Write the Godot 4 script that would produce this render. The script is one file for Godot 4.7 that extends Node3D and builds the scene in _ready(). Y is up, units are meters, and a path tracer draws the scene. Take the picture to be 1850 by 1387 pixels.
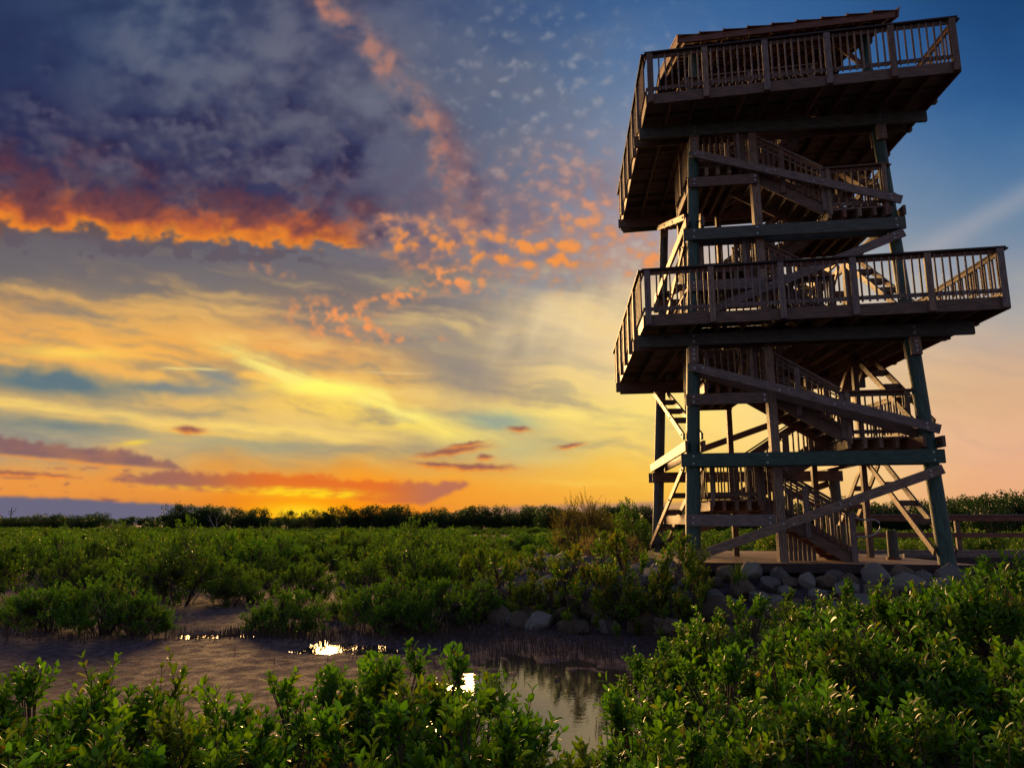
extends Node3D
# An observation tower on a rock bank in a mangrove marsh, after sunset. y = 0 is the mud; the sun went down in the west (-z).
const SKY_W := 3072
const EXPOSURE := 1.7       # the picture is exposed for the shade

func _ready() -> void:
	var cam := Camera3D.new()
	cam.name = "camera"
	cam.position = Vector3(0, 2.2, 0)
	cam.rotation_degrees = Vector3(10.73, 0, 0)
	cam.fov = 55.05
	cam.near = 0.05
	cam.far = 9000.0
	cam.current = true
	add_child(cam)
	var we := WorldEnvironment.new()
	we.name = "environment"
	var env := Environment.new()
	env.background_mode = Environment.BG_SKY
	env.sky = build_sky()
	env.background_energy_multiplier = 1.0
	env.tonemap_mode = Environment.TONE_MAPPER_LINEAR
	env.tonemap_exposure = EXPOSURE
	env.sdfgi_enabled = true
	env.ssao_enabled = true
	env.ssil_enabled = true
	we.environment = env
	add_child(we)
	var sun := DirectionalLight3D.new()
	sun.name = "sun"
	sun.light_color = Color(1.0, 0.77, 0.48)
	sun.light_energy = 1.5
	sun.light_angular_distance = 24.0
	sun.shadow_enabled = true
	sun.rotation_degrees = Vector3(-9.5, 180.0 + 15.0, 0)
	add_child(sun)
	build_world()

# ---------------------------------------------------------------- sky
# The western sky is laid out on a chart: the plane that touches the sky sphere due west, 10.7 degrees up.
# Chart units: 1330 to one radian at its middle (925, 693), x to the north, y downwards. The rest of the sky goes on from it.
const CHART := 1330.0
const TILT := 10.73
var nz: FastNoiseLite
var nb: FastNoiseLite
var nc: FastNoiseLite
var grid: Image

func tone(r: float, g: float, b: float) -> Vector3:
	return Vector3(r, g, b) / 255.0

func fbm(x: float, y: float) -> float:
	return nz.get_noise_2d(x * 1000.0, y * 1000.0)

func sst(a: float, b: float, x: float) -> float:
	return smoothstep(a, b, x)

# height of a polyline [x0, y0, x1, y1, ...] at x
func along(p: Array, x: float) -> float:
	if x <= p[0]:
		return p[1]
	var i := 0
	while i + 3 < p.size():
		if x <= p[i + 2]:
			var k: float = (x - p[i]) / (p[i + 2] - p[i])
			k = k * k * (3.0 - 2.0 * k) * 0.5 + k * 0.5
			return lerpf(p[i + 1], p[i + 3], k)
		i += 2
	return p[p.size() - 1]

func lens_cloud(x: float, y: float, cx: float, cy: float, rx: float, ry: float, turn: float) -> float:
	var dx := x - cx
	var dy := y - cy
	if absf(dx) > 2.5 * (rx + ry) or absf(dy) > 2.5 * (ry + 0.36 * rx):
		return 0.0
	var c := cos(deg_to_rad(turn))
	var s := sin(deg_to_rad(turn))
	var a := (dx * c + dy * s) / rx
	var b := (-dx * s + dy * c) / ry
	return exp(-(a * a + b * b))

func grid_tone(x: float, y: float) -> Vector3:
	var gx := clampf(x / 300.0, 0.0, 6.0) * 16.0 + 8.0
	var gy := clampf(y / 80.0, 0.0, 12.0) * 16.0 + 8.0
	gx = clampf(gx, 0.0, 110.0)
	gy = clampf(gy, 0.0, 206.0)
	var ix := int(gx)
	var iy := int(gy)
	var fx := gx - ix
	var fy := gy - iy
	var a := grid.get_pixel(ix, iy).lerp(grid.get_pixel(ix + 1, iy), fx)
	var b := grid.get_pixel(ix, iy + 1).lerp(grid.get_pixel(ix + 1, iy + 1), fx)
	var c := a.lerp(b, fy)
	return Vector3(c.r, c.g, c.b)

func wide_sky(dir: Vector3) -> Vector3:
	var el := rad_to_deg(asin(clampf(dir.y, -1.0, 1.0)))
	var az := rad_to_deg(atan2(dir.x, -dir.z))
	var warm := exp(-pow((az + 10.0) / 62.0, 2.0))
	# dusk goes on round the compass: warm by the sunset, dull lavender opposite, the same blue grey overhead as at the top of the west
	var low := tone(146, 138, 152).lerp(tone(236, 186, 132), warm)
	var mid := tone(116, 124, 150).lerp(tone(128, 124, 134), warm)
	var top := tone(84, 102, 138)
	var c := low.lerp(mid, sst(0.0, 30.0, el)).lerp(top, sst(20.0, 65.0, el))
	var n := nz.get_noise_3d(dir.x * 900.0, dir.y * 1600.0, dir.z * 900.0)
	return c * (1.0 + 0.10 * n)

func west_sky(x: float, y: float) -> Vector3:
	var n1 := fbm(x * 0.004, y * 0.007)
	var n2 := fbm(x * 0.011 + 7.0, y * 0.016 + 3.0)
	var n3 := fbm(x * 0.03 + 1.0, y * 0.04 + 9.0)
	var c := grid_tone(x + 45.0 * n1, y + 22.0 * n1 + 10.0 * n2)
	# cirrus combed downwards to the right
	var cs := 0.0
	if y > 400.0:
		var comb := y - 0.16 * x
		cs = fbm(x * 0.0026 + comb * 0.002, comb * 0.020 + 0.6 * n1) * 1.5 + 0.35 * fbm(x * 0.006, comb * 0.07)
		var wc := sst(420.0, 520.0, y) * (1.0 - sst(790.0, 870.0, y)) * (1.0 - 0.85 * sst(980.0, 1300.0, x))
		c = c.lerp(tone(250, 186, 100).lerp(tone(255, 216, 124), sst(200.0, 700.0, x)), clampf(cs * 0.6, 0.0, 0.5) * wc)
		c = c.lerp(tone(128, 126, 124), clampf(-cs * 0.65, 0.0, 0.5) * wc)
	if x > 1420.0 and y < 960.0:
		return c.lerp(tone(196, 180, 180), 0.35 * clampf(exp(-pow((y - 420.0 + 0.55 * (x - 1730.0)) / 26.0, 2.0)), 0.0, 1.0) * sst(1600.0, 1700.0, x))
	if y > 330.0 and y < 700.0 and x < 950.0:
		# grey sheet under the dark bank
		var sheet := sst(415.0, 450.0, y - 0.05 * x + 40.0 * n1) * (1.0 - sst(470.0, 560.0, y - 0.07 * x + 50.0 * cs)) * (1.0 - sst(760.0, 950.0, x))
		c = c.lerp(tone(106, 100, 106), sheet * (0.55 + 0.3 * n1))
	if y < 345.0 and x < 830.0:
		# high grey broken cloud
		var hi := sst(-0.4, 0.7, n1 + 0.5 * n2 + 0.25 * fbm((x + 0.5 * y) * 0.03, y * 0.008)) * sst(80.0, 250.0, x) * (1.0 - sst(640.0, 820.0, x)) * (1.0 - sst(230.0, 330.0, y))
		c = c.lerp(tone(118, 120, 132), 0.42 * hi)
		c = c.lerp(tone(40, 48, 82), 0.45 * sst(-0.3, 0.7, -n1 - 0.6 * n2) * (1.0 - sst(560.0, 800.0, x)) * (1.0 - sst(260.0, 340.0, y)))
	if y > 560.0:
		# blue openings low in the west
		var gaps := 0.0
		gaps = maxf(gaps, lens_cloud(x, y + 10.0 * n2, 90, 689, 165, 24, 6))
		gaps = maxf(gaps, 0.9 * lens_cloud(x, y + 12.0 * n2, 320, 702, 150, 17, 3))
		gaps = maxf(gaps, 0.85 * lens_cloud(x, y + 8.0 * n2, 400, 684, 60, 14, 14))
		gaps = maxf(gaps, 0.6 * lens_cloud(x, y + 6.0 * n2, 130, 768, 170, 16, 4))
		gaps = clampf(gaps * 1.25 + 0.25 * n2 * gaps - 0.12, 0.0, 0.92)
		c = c.lerp(tone(88, 114, 128).lerp(tone(140, 140, 134), sst(120.0, 420.0, x)), gaps)
		c = c.lerp(tone(142, 168, 150), 0.85 * lens_cloud(x, y + 8.0 * n2, 905, 759, 72, 15, 3))
		c = c.lerp(tone(186, 180, 132), 0.6 * lens_cloud(x, y + 8.0 * n2, 930, 806, 130, 22, 2))
		c = c.lerp(tone(140, 130, 124), 0.8 * lens_cloud(x, y + 20.0 * n2, 840, 672, 90, 46, 20))
		c = c.lerp(tone(150, 140, 128), 0.65 * lens_cloud(x, y + 20.0 * n2, 780, 612, 160, 26, 6))
		c = c.lerp(tone(158, 158, 128), 0.6 * lens_cloud(x, y + 8.0 * n2, 450, 800, 190, 20, 4))
		# bright combed veils
		var ya := along([300, 604, 420, 632, 520, 676, 600, 702, 690, 720, 730, 752, 830, 782, 1010, 806], x)
		var veil := exp(-pow((y - ya + 9.0 * n2) / (17.0 + 9.0 * n1), 2.0)) * sst(320.0, 480.0, x) * (1.0 - sst(760.0, 980.0, x))
		veil *= 0.75 + 0.8 * fbm(x * 0.004, (y - 0.35 * x) * 0.045)
		c = c.lerp(tone(255, 234, 124), clampf(veil * 1.25, 0.0, 0.97))
		c = c.lerp(tone(255, 250, 112), clampf(1.5 * lens_cloud(x, y + 5.0 * n2, 588, 701, 66, 11, 3), 0.0, 1.0))
		c = c.lerp(tone(255, 222, 96), clampf(lens_cloud(x, y + 6.0 * n2, 690, 752, 130, 22, 12) * (0.7 + cs), 0.0, 0.9))
		c = c.lerp(tone(255, 214, 92), 0.8 * lens_cloud(x, y + 6.0 * n2, 125, 637, 95, 11, 2))
		var yb := along([0, 728, 150, 742, 350, 768, 520, 778, 640, 792], x)
		var line := fbm(x * 0.002, (y - 0.12 * x) * 0.06)
		c = c.lerp(tone(255, 214, 112), clampf(exp(-pow((y - yb + 5.0 * n2) / 9.0, 2.0)) * (0.9 + 0.7 * line) * (1.0 - sst(560.0, 760.0, x)), 0.0, 0.95))
		c = c.lerp(tone(255, 205, 100), clampf(0.6 * exp(-pow((y - yb - 14.0 + 5.0 * n2) / 6.0, 2.0)) * (0.6 + 1.2 * line), 0.0, 0.8) * (1.0 - sst(420.0, 640.0, x)))
		c = c.lerp(tone(255, 216, 70), 0.85 * lens_cloud(x, y, 243, 799, 26, 4, -6))
		c = c.lerp(tone(255, 226, 120), clampf(0.85 * lens_cloud(x, y + 6.0 * n2, 1050, 748, 130, 15, 4) * (0.8 + cs), 0.0, 1.0))
		c = c.lerp(tone(255, 212, 96), clampf(0.7 * lens_cloud(x, y + 5.0 * n2, 1120, 872, 160, 8, 1) * (0.8 + 1.5 * line), 0.0, 1.0))
	if y > 380.0 and y < 760.0 and x > 690.0:
		c = c.lerp(tone(250, 216, 156), 0.62 * lens_cloud(x, y + 14.0 * n2, 1110, 625, 170, 80, 0))
		# vertical wisps above the lower viewing deck
		var wisp := fbm((x + 0.25 * y) * 0.012, y * 0.006)
		c = c.lerp(tone(246, 220, 170), clampf(0.55 * lens_cloud(x, y, 1010, 570, 150, 70, -20) * (0.5 + 0.9 * wisp), 0.0, 0.6))
		c = c.lerp(tone(138, 140, 150), clampf(0.7 * lens_cloud(x, y + 10.0 * n2, 970, 512, 160, 20, -8), 0.0, 0.7))
	if y > 650.0 and y < 690.0:
		# vapour trails
		c = c.lerp(tone(255, 226, 130), 0.9 * exp(-pow((y - 665.5 - 0.02 * (x - 340.0)) / 1.6, 2.0)) * sst(280.0, 300.0, x) * (1.0 - sst(380.0, 425.0, x)))
		c = c.lerp(tone(250, 212, 140), 0.6 * exp(-pow((y - 673.0 - 0.018 * (x - 680.0)) / 1.3, 2.0)) * sst(590.0, 640.0, x) * (1.0 - sst(730.0, 790.0, x)))
	var lump := 0.0
	var lump2 := 0.0
	if y < 650.0:
		lump = fbm(x * 0.0085 + 3.0, y * 0.0115 + 5.0)
		lump2 = fbm(x * 0.022 + 13.0, y * 0.026 + 2.0)
	if y < 510.0 and x < 800.0:
		# ---- dark bank with the fiery lower edge
		var edge := along([-200, 392, 0, 404, 60, 418, 130, 412, 210, 428, 280, 432, 380, 436, 470, 442, 560, 446, 660, 452, 700, 450], x) + 26.0 * n2 + 12.0 * n3
		var up := edge - y
		var body := sst(-2.0, 14.0, up) * (1.0 - sst(50.0, 320.0, up + 120.0 * lump + 40.0 * n1 - 30.0 * sst(150.0, 450.0, x))) * (1.0 - sst(585.0, 730.0, x + 60.0 * lump + 40.0 * n2 - 0.18 * up))
		var billow := clampf(0.5 + 1.15 * lump + 0.55 * lump2, 0.0, 1.0)
		var lumpy := fbm((x - 9.0) * 0.0085 + 3.0, (y + 11.0) * 0.0115 + 5.0)
		var face := clampf((lump - lumpy) * 3.2 + 0.5 * lump2, -1.0, 1.0)
		var dark := tone(42, 40, 72).lerp(tone(98, 94, 112), billow * 0.8)
		dark = dark.lerp(tone(128, 124, 138), clampf(-face, 0.0, 1.0) * 0.5 * sst(60.0, 130.0, up))
		dark = dark.lerp(tone(40, 44, 84), clampf(face, 0.0, 1.0) * 0.75)
		dark = dark.lerp(tone(100, 60, 70), clampf(0.55 + n2 - 0.6 * lump, 0.0, 0.8) * (1.0 - sst(40.0, 150.0, up + 60.0 * lump - 50.0 * (1.0 - sst(60.0, 330.0, x)))))
		c = c.lerp(dark, clampf(body, 0.0, 1.0) * 0.9)
		var fire := sst(-6.0, 8.0, up) * (1.0 - sst(4.0, 50.0, up - 36.0 * lump + 10.0 * lump2 - 12.0)) * (1.0 - sst(630.0, 680.0, x + 30.0 * n2))
		var fire_tone := tone(248, 138, 44).lerp(tone(206, 98, 52), sst(8.0, 40.0, up - 20.0 * lump))
		c = c.lerp(fire_tone, clampf(fire * (0.95 + 0.5 * lump2), 0.0, 1.0) * 0.97)
		var glow := (1.0 - sst(20.0, 110.0, up + 60.0 * lump2 + 30.0 * n1)) * sst(0.0, 30.0, up) * (1.0 - sst(600.0, 680.0, x))
		c = c.lerp(tone(172, 88, 66), clampf(glow * (0.45 + 0.9 * lump2), 0.0, 0.6))
		# grey tufts that hang in front of the fiery edge
		var tuft := sst(0.12, 0.34, n3 * 0.7 + n2 + 0.4 - absf(y - edge - 10.0) / 26.0) * (1.0 - sst(520.0, 640.0, x))
		c = c.lerp(tone(98, 88, 98), 0.85 * tuft)
	if y < 445.0 and x > 450.0 and x < 1000.0:
		# ---- cloud street running up and over
		var xs := along([-80, 560, 0, 592, 60, 650, 110, 702, 165, 738, 230, 782, 290, 806, 360, 830, 420, 848], y)
		var off := x - xs + 16.0 * n2 + 10.0 * lump2
		var street := exp(-pow(off / 34.0, 2.0)) * (1.0 - sst(390.0, 440.0, y)) * clampf(0.55 + 1.1 * lump + 0.8 * n2 + 0.35 * sst(160.0, 260.0, y), 0.0, 1.0)
		c = c.lerp(tone(92, 78, 100), 0.7 * exp(-pow((off - 26.0) / 26.0, 2.0)) * sst(120.0, 240.0, y) * (1.0 - sst(390.0, 440.0, y)))
		c = c.lerp(tone(190, 124, 104).lerp(tone(232, 130, 80), sst(300.0, 400.0, y)), clampf(street * (0.75 + lump2), 0.0, 0.85))
	if y < 640.0 and x > 400.0:
		# ---- altocumulus: shaded masses, then lit puffs
		var mass := lens_cloud(x, y, 760, 390, 110, 80, 10) + 0.8 * lens_cloud(x, y, 920, 400, 130, 70, 20) + 0.5 * lens_cloud(x, y, 1040, 330, 120, 80, 0)
		c = c.lerp(tone(94, 84, 104).lerp(tone(122, 112, 128), sst(700.0, 1000.0, x)), clampf(mass * (0.55 + 1.3 * lump + 0.6 * lump2), 0.0, 0.85))
		var wx := x + 14.0 * n3 + 10.0 * n2
		var wy := y + 10.0 * n3
		var big := 1.0 - sst(500.0, 560.0, y)
		var cell := -nc.get_noise_2d(wx * 1.0, wy * (1.35 + 0.5 * (1.0 - big)))
		var cell2 := -nc.get_noise_2d(wx * 1.9 + 400.0, wy * 2.8)
		var where := 1.05 * lens_cloud(x, y, 730, 430, 90, 40, 12) + 0.85 * lens_cloud(x, y, 880, 440, 130, 56, 14) + 0.95 * lens_cloud(x, y, 985, 455, 70, 34, 0) + 0.8 * lens_cloud(x, y, 1080, 400, 120, 90, 0) + 0.95 * lens_cloud(x, y, 1160, 465, 48, 30, 0) + 0.45 * lens_cloud(x, y, 960, 300, 160, 70, 0)
		var puff := sst(0.36, 1.02, cell * 0.72 + 0.55 * lump2 + 0.35 * n3 + 0.22 * (where - 0.6)) * clampf(where * 1.3 - 0.18 - 0.5 * lump, 0.0, 1.0)
		var lit := tone(232, 150, 112).lerp(tone(255, 150, 66), clampf(sst(330.0, 460.0, y) * (1.0 - 0.45 * sst(1020.0, 1160.0, x)), 0.0, 1.0))
		var halo := sst(0.12, 0.85, cell * 0.6 + 0.6 * lump2 + 0.3 * n3 + 0.3) * clampf(where * 1.25 - 0.1, 0.0, 1.0)
		c = c.lerp(tone(168, 128, 122), clampf(halo * 0.6, 0.0, 0.6))
		c = c.lerp(lit, clampf(puff, 0.0, 0.9))
		var where2 := lens_cloud(x, y, 600, 570, 90, 34, 6) + 0.9 * lens_cloud(x, y, 720, 535, 60, 18, -14) + 0.9 * lens_cloud(x, y, 820, 500, 90, 30, 14) + 0.7 * lens_cloud(x, y, 740, 613, 80, 7, -2) + 0.7 * lens_cloud(x, y, 640, 600, 70, 14, 0) + 0.5 * lens_cloud(x, y, 480, 486, 60, 12, 14)
		var puff2 := sst(0.28, 0.98, cell2 * 0.6 + 0.8 * n3 + 0.5 * lump2 + 0.12) * clampf(where2 * 1.3 - 0.15, 0.0, 1.0)
		c = c.lerp(tone(120, 112, 118), 0.4 * clampf(where2 - 0.1, 0.0, 1.0))
		c = c.lerp(tone(252, 152, 88), clampf(puff2, 0.0, 0.92))
		# pale ripples high up
		c = c.lerp(tone(104, 108, 126), 0.5 * sst(-0.35, 0.6, n1 + 0.6 * lump) * lens_cloud(x, y, 880, 150, 300, 190, 0))
		var rip := lens_cloud(x, y, 1060, 160, 210, 170, 10) + 0.7 * lens_cloud(x, y, 900, 180, 160, 160, 0)
		c = c.lerp(tone(150, 150, 160), clampf(sst(0.35, 0.95, cell * 0.6 + 0.5 * lump2 + 0.2 * n3) * rip * 0.75, 0.0, 0.6))
	if y > 740.0:
		# ---- low bars of stratus
		var t1 := along([-200, 770, 0, 783, 60, 795, 150, 806, 230, 812, 300, 830, 345, 848], x) + 9.0 * n3 + 3.0 * n2
		var b1 := along([-200, 812, 0, 819, 100, 827, 200, 838, 345, 848], x) + 4.0 * n3
		var s1 := sst(t1 - 3.0, t1 + 7.0, y + 6.0 * n2) * (1.0 - sst(b1 - 3.0, b1 + 4.0, y + 5.0 * n3)) * (1.0 - sst(320.0, 345.0, x))
		c = c.lerp(tone(255, 150, 60), 0.6 * exp(-pow((y - b1 - 2.0) / 3.0, 2.0)) * (1.0 - sst(200.0, 320.0, x)))
		c = c.lerp(tone(132, 96, 98).lerp(tone(160, 110, 92), clampf(n2 + 0.4 + 0.5 * fbm(x * 0.006, y * 0.06), 0.0, 1.0)), s1 * 0.92)
		var t2 := along([170, 862, 215, 856, 330, 850, 400, 854, 560, 854, 640, 866, 760, 867, 850, 870], x) + 8.0 * n3 + 2.0 * n2
		var b2 := along([170, 864, 260, 872, 400, 886, 480, 884, 600, 894, 700, 906, 770, 908, 805, 890, 850, 874], x) + 12.0 * n3
		var s2 := sst(t2 - 3.0, t2 + 7.0, y + 5.0 * n2) * (1.0 - sst(b2 - 2.0, b2 + 7.0, y + 8.0 * n3)) * sst(170.0, 260.0, x + 40.0 * n2) * (1.0 - sst(838.0, 856.0, x))
		c = c.lerp(tone(160, 104, 90).lerp(tone(228, 112, 46), sst(300.0, 520.0, x)).lerp(tone(186, 112, 88), sst(660.0, 800.0, x)), s2 * 0.95)
		var bars := sst(0.25, 0.5, fbm(x * 0.012, y * 0.11)) * exp(-pow((y - 862.0) / 26.0, 2.0)) * (1.0 - sst(200.0, 330.0, x))
		c = c.lerp(tone(150, 98, 92), clampf(bars, 0.0, 0.8))
		# light breaking through under the bar
		c = c.lerp(tone(255, 216, 40), clampf(1.2 * lens_cloud(x, y + 3.0 * n3, 552, 889, 92, 8, 2) * (0.95 + 1.4 * fbm(x * 0.02, y * 0.16)), 0.0, 1.0))
		c = c.lerp(tone(255, 190, 50), clampf(0.8 * lens_cloud(x, y + 3.0 * n3, 390, 882, 120, 4, 2) * (0.6 + 1.6 * fbm(x * 0.02, y * 0.16)), 0.0, 0.9))
		# dark lenses with lit undersides
		for q in ([] if y < 750.0 or y > 925.0 else [[818, 813, 58, 5, -8], [842, 801, 34, 3, -9], [858, 842, 66, 5, 1], [790, 838, 40, 2.5, 4], [876, 825, 14, 4, 0], [342, 775, 26, 5, 3], [938, 773, 18, 4, 3], [1030, 803, 24, 3, -8], [20, 853, 60, 4, 3], [100, 858, 26, 3, 0], [196, 902, 22, 2, 0]]):
			var under := lens_cloud(x, y + 4.0 * n3, q[0], q[1] + 3.5, q[2], q[3], q[4])
			c = c.lerp(tone(250, 140, 50), clampf(under * 0.9, 0.0, 0.8))
			c = c.lerp(tone(146, 92, 84), clampf(1.3 * lens_cloud(x, y + 4.0 * n3, q[0], q[1], q[2], q[3], q[4]) - 0.15, 0.0, 0.9))
		# haze bank on the horizon
		var th := along([-300, 886, 0, 894, 120, 898, 250, 906, 420, 916, 520, 936, 560, 950], x) + 3.0 * n3
		c = c.lerp(tone(102, 98, 120), sst(th - 2.0, th + 5.0, y) * (1.0 - sst(360.0, 540.0, x)))
		var tr := along([760, 936, 830, 920, 900, 912, 1000, 910, 1180, 904, 1400, 900], x) + 4.0 * n3
		c = c.lerp(tone(168, 126, 116), 0.8 * sst(tr - 3.0, tr + 8.0, y) * sst(740.0, 880.0, x) * (1.0 - sst(1150.0, 1350.0, x)))
		# the sun just gone behind the trees
		c = c.lerp(tone(255, 172, 20), clampf(0.95 * lens_cloud(x, y, 540, 926, 110, 24, 0), 0.0, 1.0))
		c = c.lerp(tone(255, 208, 40), clampf(lens_cloud(x, y, 538, 924, 56, 14, 0), 0.0, 1.0))
	return c

func build_sky() -> Sky:
	nz = FastNoiseLite.new()
	nz.noise_type = FastNoiseLite.TYPE_SIMPLEX_SMOOTH
	nz.frequency = 0.001
	nz.fractal_octaves = 5
	nz.fractal_gain = 0.52
	nz.seed = 11
	nc = FastNoiseLite.new()
	nc.noise_type = FastNoiseLite.TYPE_CELLULAR
	nc.cellular_return_type = FastNoiseLite.RETURN_DISTANCE
	nc.fractal_type = FastNoiseLite.FRACTAL_NONE
	nc.frequency = 0.029
	nc.seed = 4
	var rows := [
		[[50, 64, 96], [62, 76, 106], [76, 80, 106], [66, 86, 124], [62, 98, 146], [52, 92, 142], [34, 70, 116]],
		[[46, 58, 92], [66, 78, 108], [84, 86, 110], [78, 94, 126], [80, 112, 156], [58, 98, 148], [40, 78, 126]],
		[[44, 54, 88], [72, 80, 106], [90, 92, 112], [90, 102, 128], [104, 128, 162], [72, 108, 154], [48, 88, 138]],
		[[50, 50, 82], [76, 80, 102], [88, 90, 110], [96, 106, 130], [126, 140, 166], [95, 122, 160], [64, 104, 150]],
		[[66, 54, 76], [80, 78, 96], [88, 88, 108], [102, 110, 132], [144, 152, 170], [116, 136, 164], [86, 119, 157]],
		[[112, 80, 75], [92, 84, 92], [98, 94, 108], [112, 116, 134], [165, 160, 170], [138, 149, 166], [108, 133, 160]],
		[[112, 105, 105], [112, 106, 110], [120, 112, 116], [146, 136, 134], [205, 180, 160], [176, 171, 167], [138, 147, 162]],
		[[200, 150, 95], [205, 160, 100], [180, 145, 110], [170, 150, 128], [238, 208, 155], [214, 191, 165], [170, 165, 162]],
		[[238, 172, 88], [246, 176, 84], [230, 166, 94], [165, 145, 122], [250, 215, 145], [232, 199, 152], [203, 171, 146]],
		[[190, 160, 112], [225, 180, 105], [246, 196, 98], [222, 184, 118], [255, 225, 125], [242, 204, 142], [220, 175, 136]],
		[[170, 156, 128], [190, 165, 120], [212, 175, 110], [210, 182, 118], [252, 212, 110], [250, 208, 140], [230, 176, 140]],
		[[235, 150, 70], [235, 150, 65], [250, 150, 40], [245, 165, 60], [250, 190, 75], [246, 196, 120], [234, 172, 128]],
		[[190, 125, 80], [200, 125, 70], [250, 128, 22], [225, 142, 66], [238, 168, 80], [236, 180, 112], [226, 166, 118]]]
	grid = Image.create(7, 13, false, Image.FORMAT_RGBF)
	for j in 13:
		for i in 7:
			grid.set_pixel(i, j, Color(rows[j][i][0] / 255.0, rows[j][i][1] / 255.0, rows[j][i][2] / 255.0))
	grid.resize(112, 208, Image.INTERPOLATE_CUBIC)
	# the whole sphere, coarse
	var cw := 512
	var ch := 256
	var im := Image.create(cw, ch, false, Image.FORMAT_RGBF)
	for j in ch:
		var el := PI * (0.5 - (j + 0.5) / ch)
		for i in cw:
			var az := TAU * ((i + 0.5) / cw)
			im.set_pixel(i, j, sky_color(Vector3(sin(az) * cos(el), sin(el), -cos(az) * cos(el)), false))
	im.resize(SKY_W, SKY_W / 2, Image.INTERPOLATE_BILINEAR)
	# the west, fine, row by row on all cores
	var h := SKY_W / 2
	west_first = int(h * (0.5 - 44.0 / 180.0))
	var count := int(h * (0.5 + 1.5 / 180.0)) - west_first
	west_half = int(SKY_W * 43.0 / 360.0)
	west_rows.resize(count)
	var job := WorkerThreadPool.add_group_task(west_row, count)
	WorkerThreadPool.wait_for_group_task_completion(job)
	for j in count:
		var row: PackedColorArray = west_rows[j]
		for k in range(-west_half, west_half):
			im.set_pixel((k + SKY_W) % SKY_W, west_first + j, row[k + west_half])
	var pm := PanoramaSkyMaterial.new()
	pm.panorama = ImageTexture.create_from_image(im)
	var s := Sky.new()
	s.sky_material = pm
	return s

var west_rows := []
var west_first := 0
var west_half := 0
func west_row(j: int) -> void:
	var el := PI * (0.5 - (west_first + j + 0.5) / (SKY_W / 2.0))
	var row := PackedColorArray()
	row.resize(west_half * 2)
	for k in west_half * 2:
		var az := TAU * ((k - west_half + 0.5) / SKY_W)
		row[k] = sky_color(Vector3(sin(az) * cos(el), sin(el), -cos(az) * cos(el)), true)
	west_rows[j] = row

func sky_color(dir: Vector3, fine: bool) -> Color:
	var c := wide_sky(dir)
	var t := deg_to_rad(TILT)
	var fw := dir.y * sin(t) - dir.z * cos(t)
	if fw > 0.3:
		var x := 925.0 + CHART * dir.x / fw
		var y := 693.0 - CHART * (dir.y * cos(t) + dir.z * sin(t)) / fw
		var w := sst(-520.0, -60.0, x) * (1.0 - sst(1910.0, 2370.0, x)) * sst(-520.0, -60.0, y)
		if w > 0.0:
			var inner := grid_tone(x, y)
			if fine and x > -150.0 and x < 2000.0 and y > -150.0:
				var f := sst(-150.0, -30.0, x) * (1.0 - sst(1880.0, 2000.0, x)) * sst(-150.0, -30.0, y)
				inner = inner.lerp(west_sky(x, y), f)
			c = c.lerp(inner, w)
	var k := 1.0 / EXPOSURE
	return Color(pow(c.x, 2.2) * k, pow(c.y, 2.2) * k, pow(c.z, 2.2) * k)

# ---------------------------------------------------------------- helpers
var rng := RandomNumberGenerator.new()
var base_at := Vector3.ZERO     # base of the thing that is being built; its parts are placed from there
var taken := {}
var boxes := {}
var mats := {}
var wob: FastNoiseLite

func numbered(called: String) -> String:
	var n: int = taken.get(called, 0)
	taken[called] = n + 1
	return called if n == 0 else "%s_%03d" % [called, n]

func tag(o: Node3D, label: String, category: String, group := "") -> void:
	o.set_meta("label", label)
	o.set_meta("category", category)
	if group != "":
		o.set_meta("group", group)

func thing(called: String, at: Vector3, label: String, category: String, group := "") -> Node3D:
	var o := Node3D.new()
	o.name = numbered(called)
	o.position = at
	add_child(o)
	tag(o, label, category, group)
	base_at = at
	return o

func part(parent: Node3D, called: String) -> Node3D:
	var o := Node3D.new()
	o.name = called
	parent.add_child(o, true)
	return o

func put(parent: Node3D, called: String, mesh: Mesh, mat: Material, t: Transform3D) -> MeshInstance3D:
	var o := MeshInstance3D.new()
	o.name = called
	o.mesh = mesh
	o.material_override = mat
	t.origin -= base_at
	o.transform = t
	parent.add_child(o, true)
	return o

class Bag:
	var v := PackedVector3Array()
	var n := PackedVector3Array()
	var uv := PackedVector2Array()
	var c := PackedColorArray()
	func tri(a: Vector3, b: Vector3, d: Vector3, na: Vector3, nb: Vector3, nd: Vector3, ta := Vector2.ZERO, tb := Vector2.ZERO, td := Vector2.ZERO) -> void:
		if (b - a).cross(d - a).dot(na + nb + nd) > 0.0:
			v.append(a); v.append(d); v.append(b)
			n.append(na); n.append(nd); n.append(nb)
			uv.append(ta); uv.append(td); uv.append(tb)
		else:
			v.append(a); v.append(b); v.append(d)
			n.append(na); n.append(nb); n.append(nd)
			uv.append(ta); uv.append(tb); uv.append(td)
	func mesh() -> ArrayMesh:
		var arr := []
		arr.resize(Mesh.ARRAY_MAX)
		arr[Mesh.ARRAY_VERTEX] = v
		arr[Mesh.ARRAY_NORMAL] = n
		if uv.size() == v.size():
			arr[Mesh.ARRAY_TEX_UV] = uv
		if c.size() == v.size():
			arr[Mesh.ARRAY_COLOR] = c
		var m := ArrayMesh.new()
		m.add_surface_from_arrays(Mesh.PRIMITIVE_TRIANGLES, arr)
		return m

func grain_uv(p: Vector3, axis: int, o: Vector2) -> Vector2:
	if axis == 0:
		return Vector2(p.y * 2.0, p.z * 2.0) + o
	return Vector2(p.x / 2.6, (p.z if axis == 1 else p.y) / 0.34) + o

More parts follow.
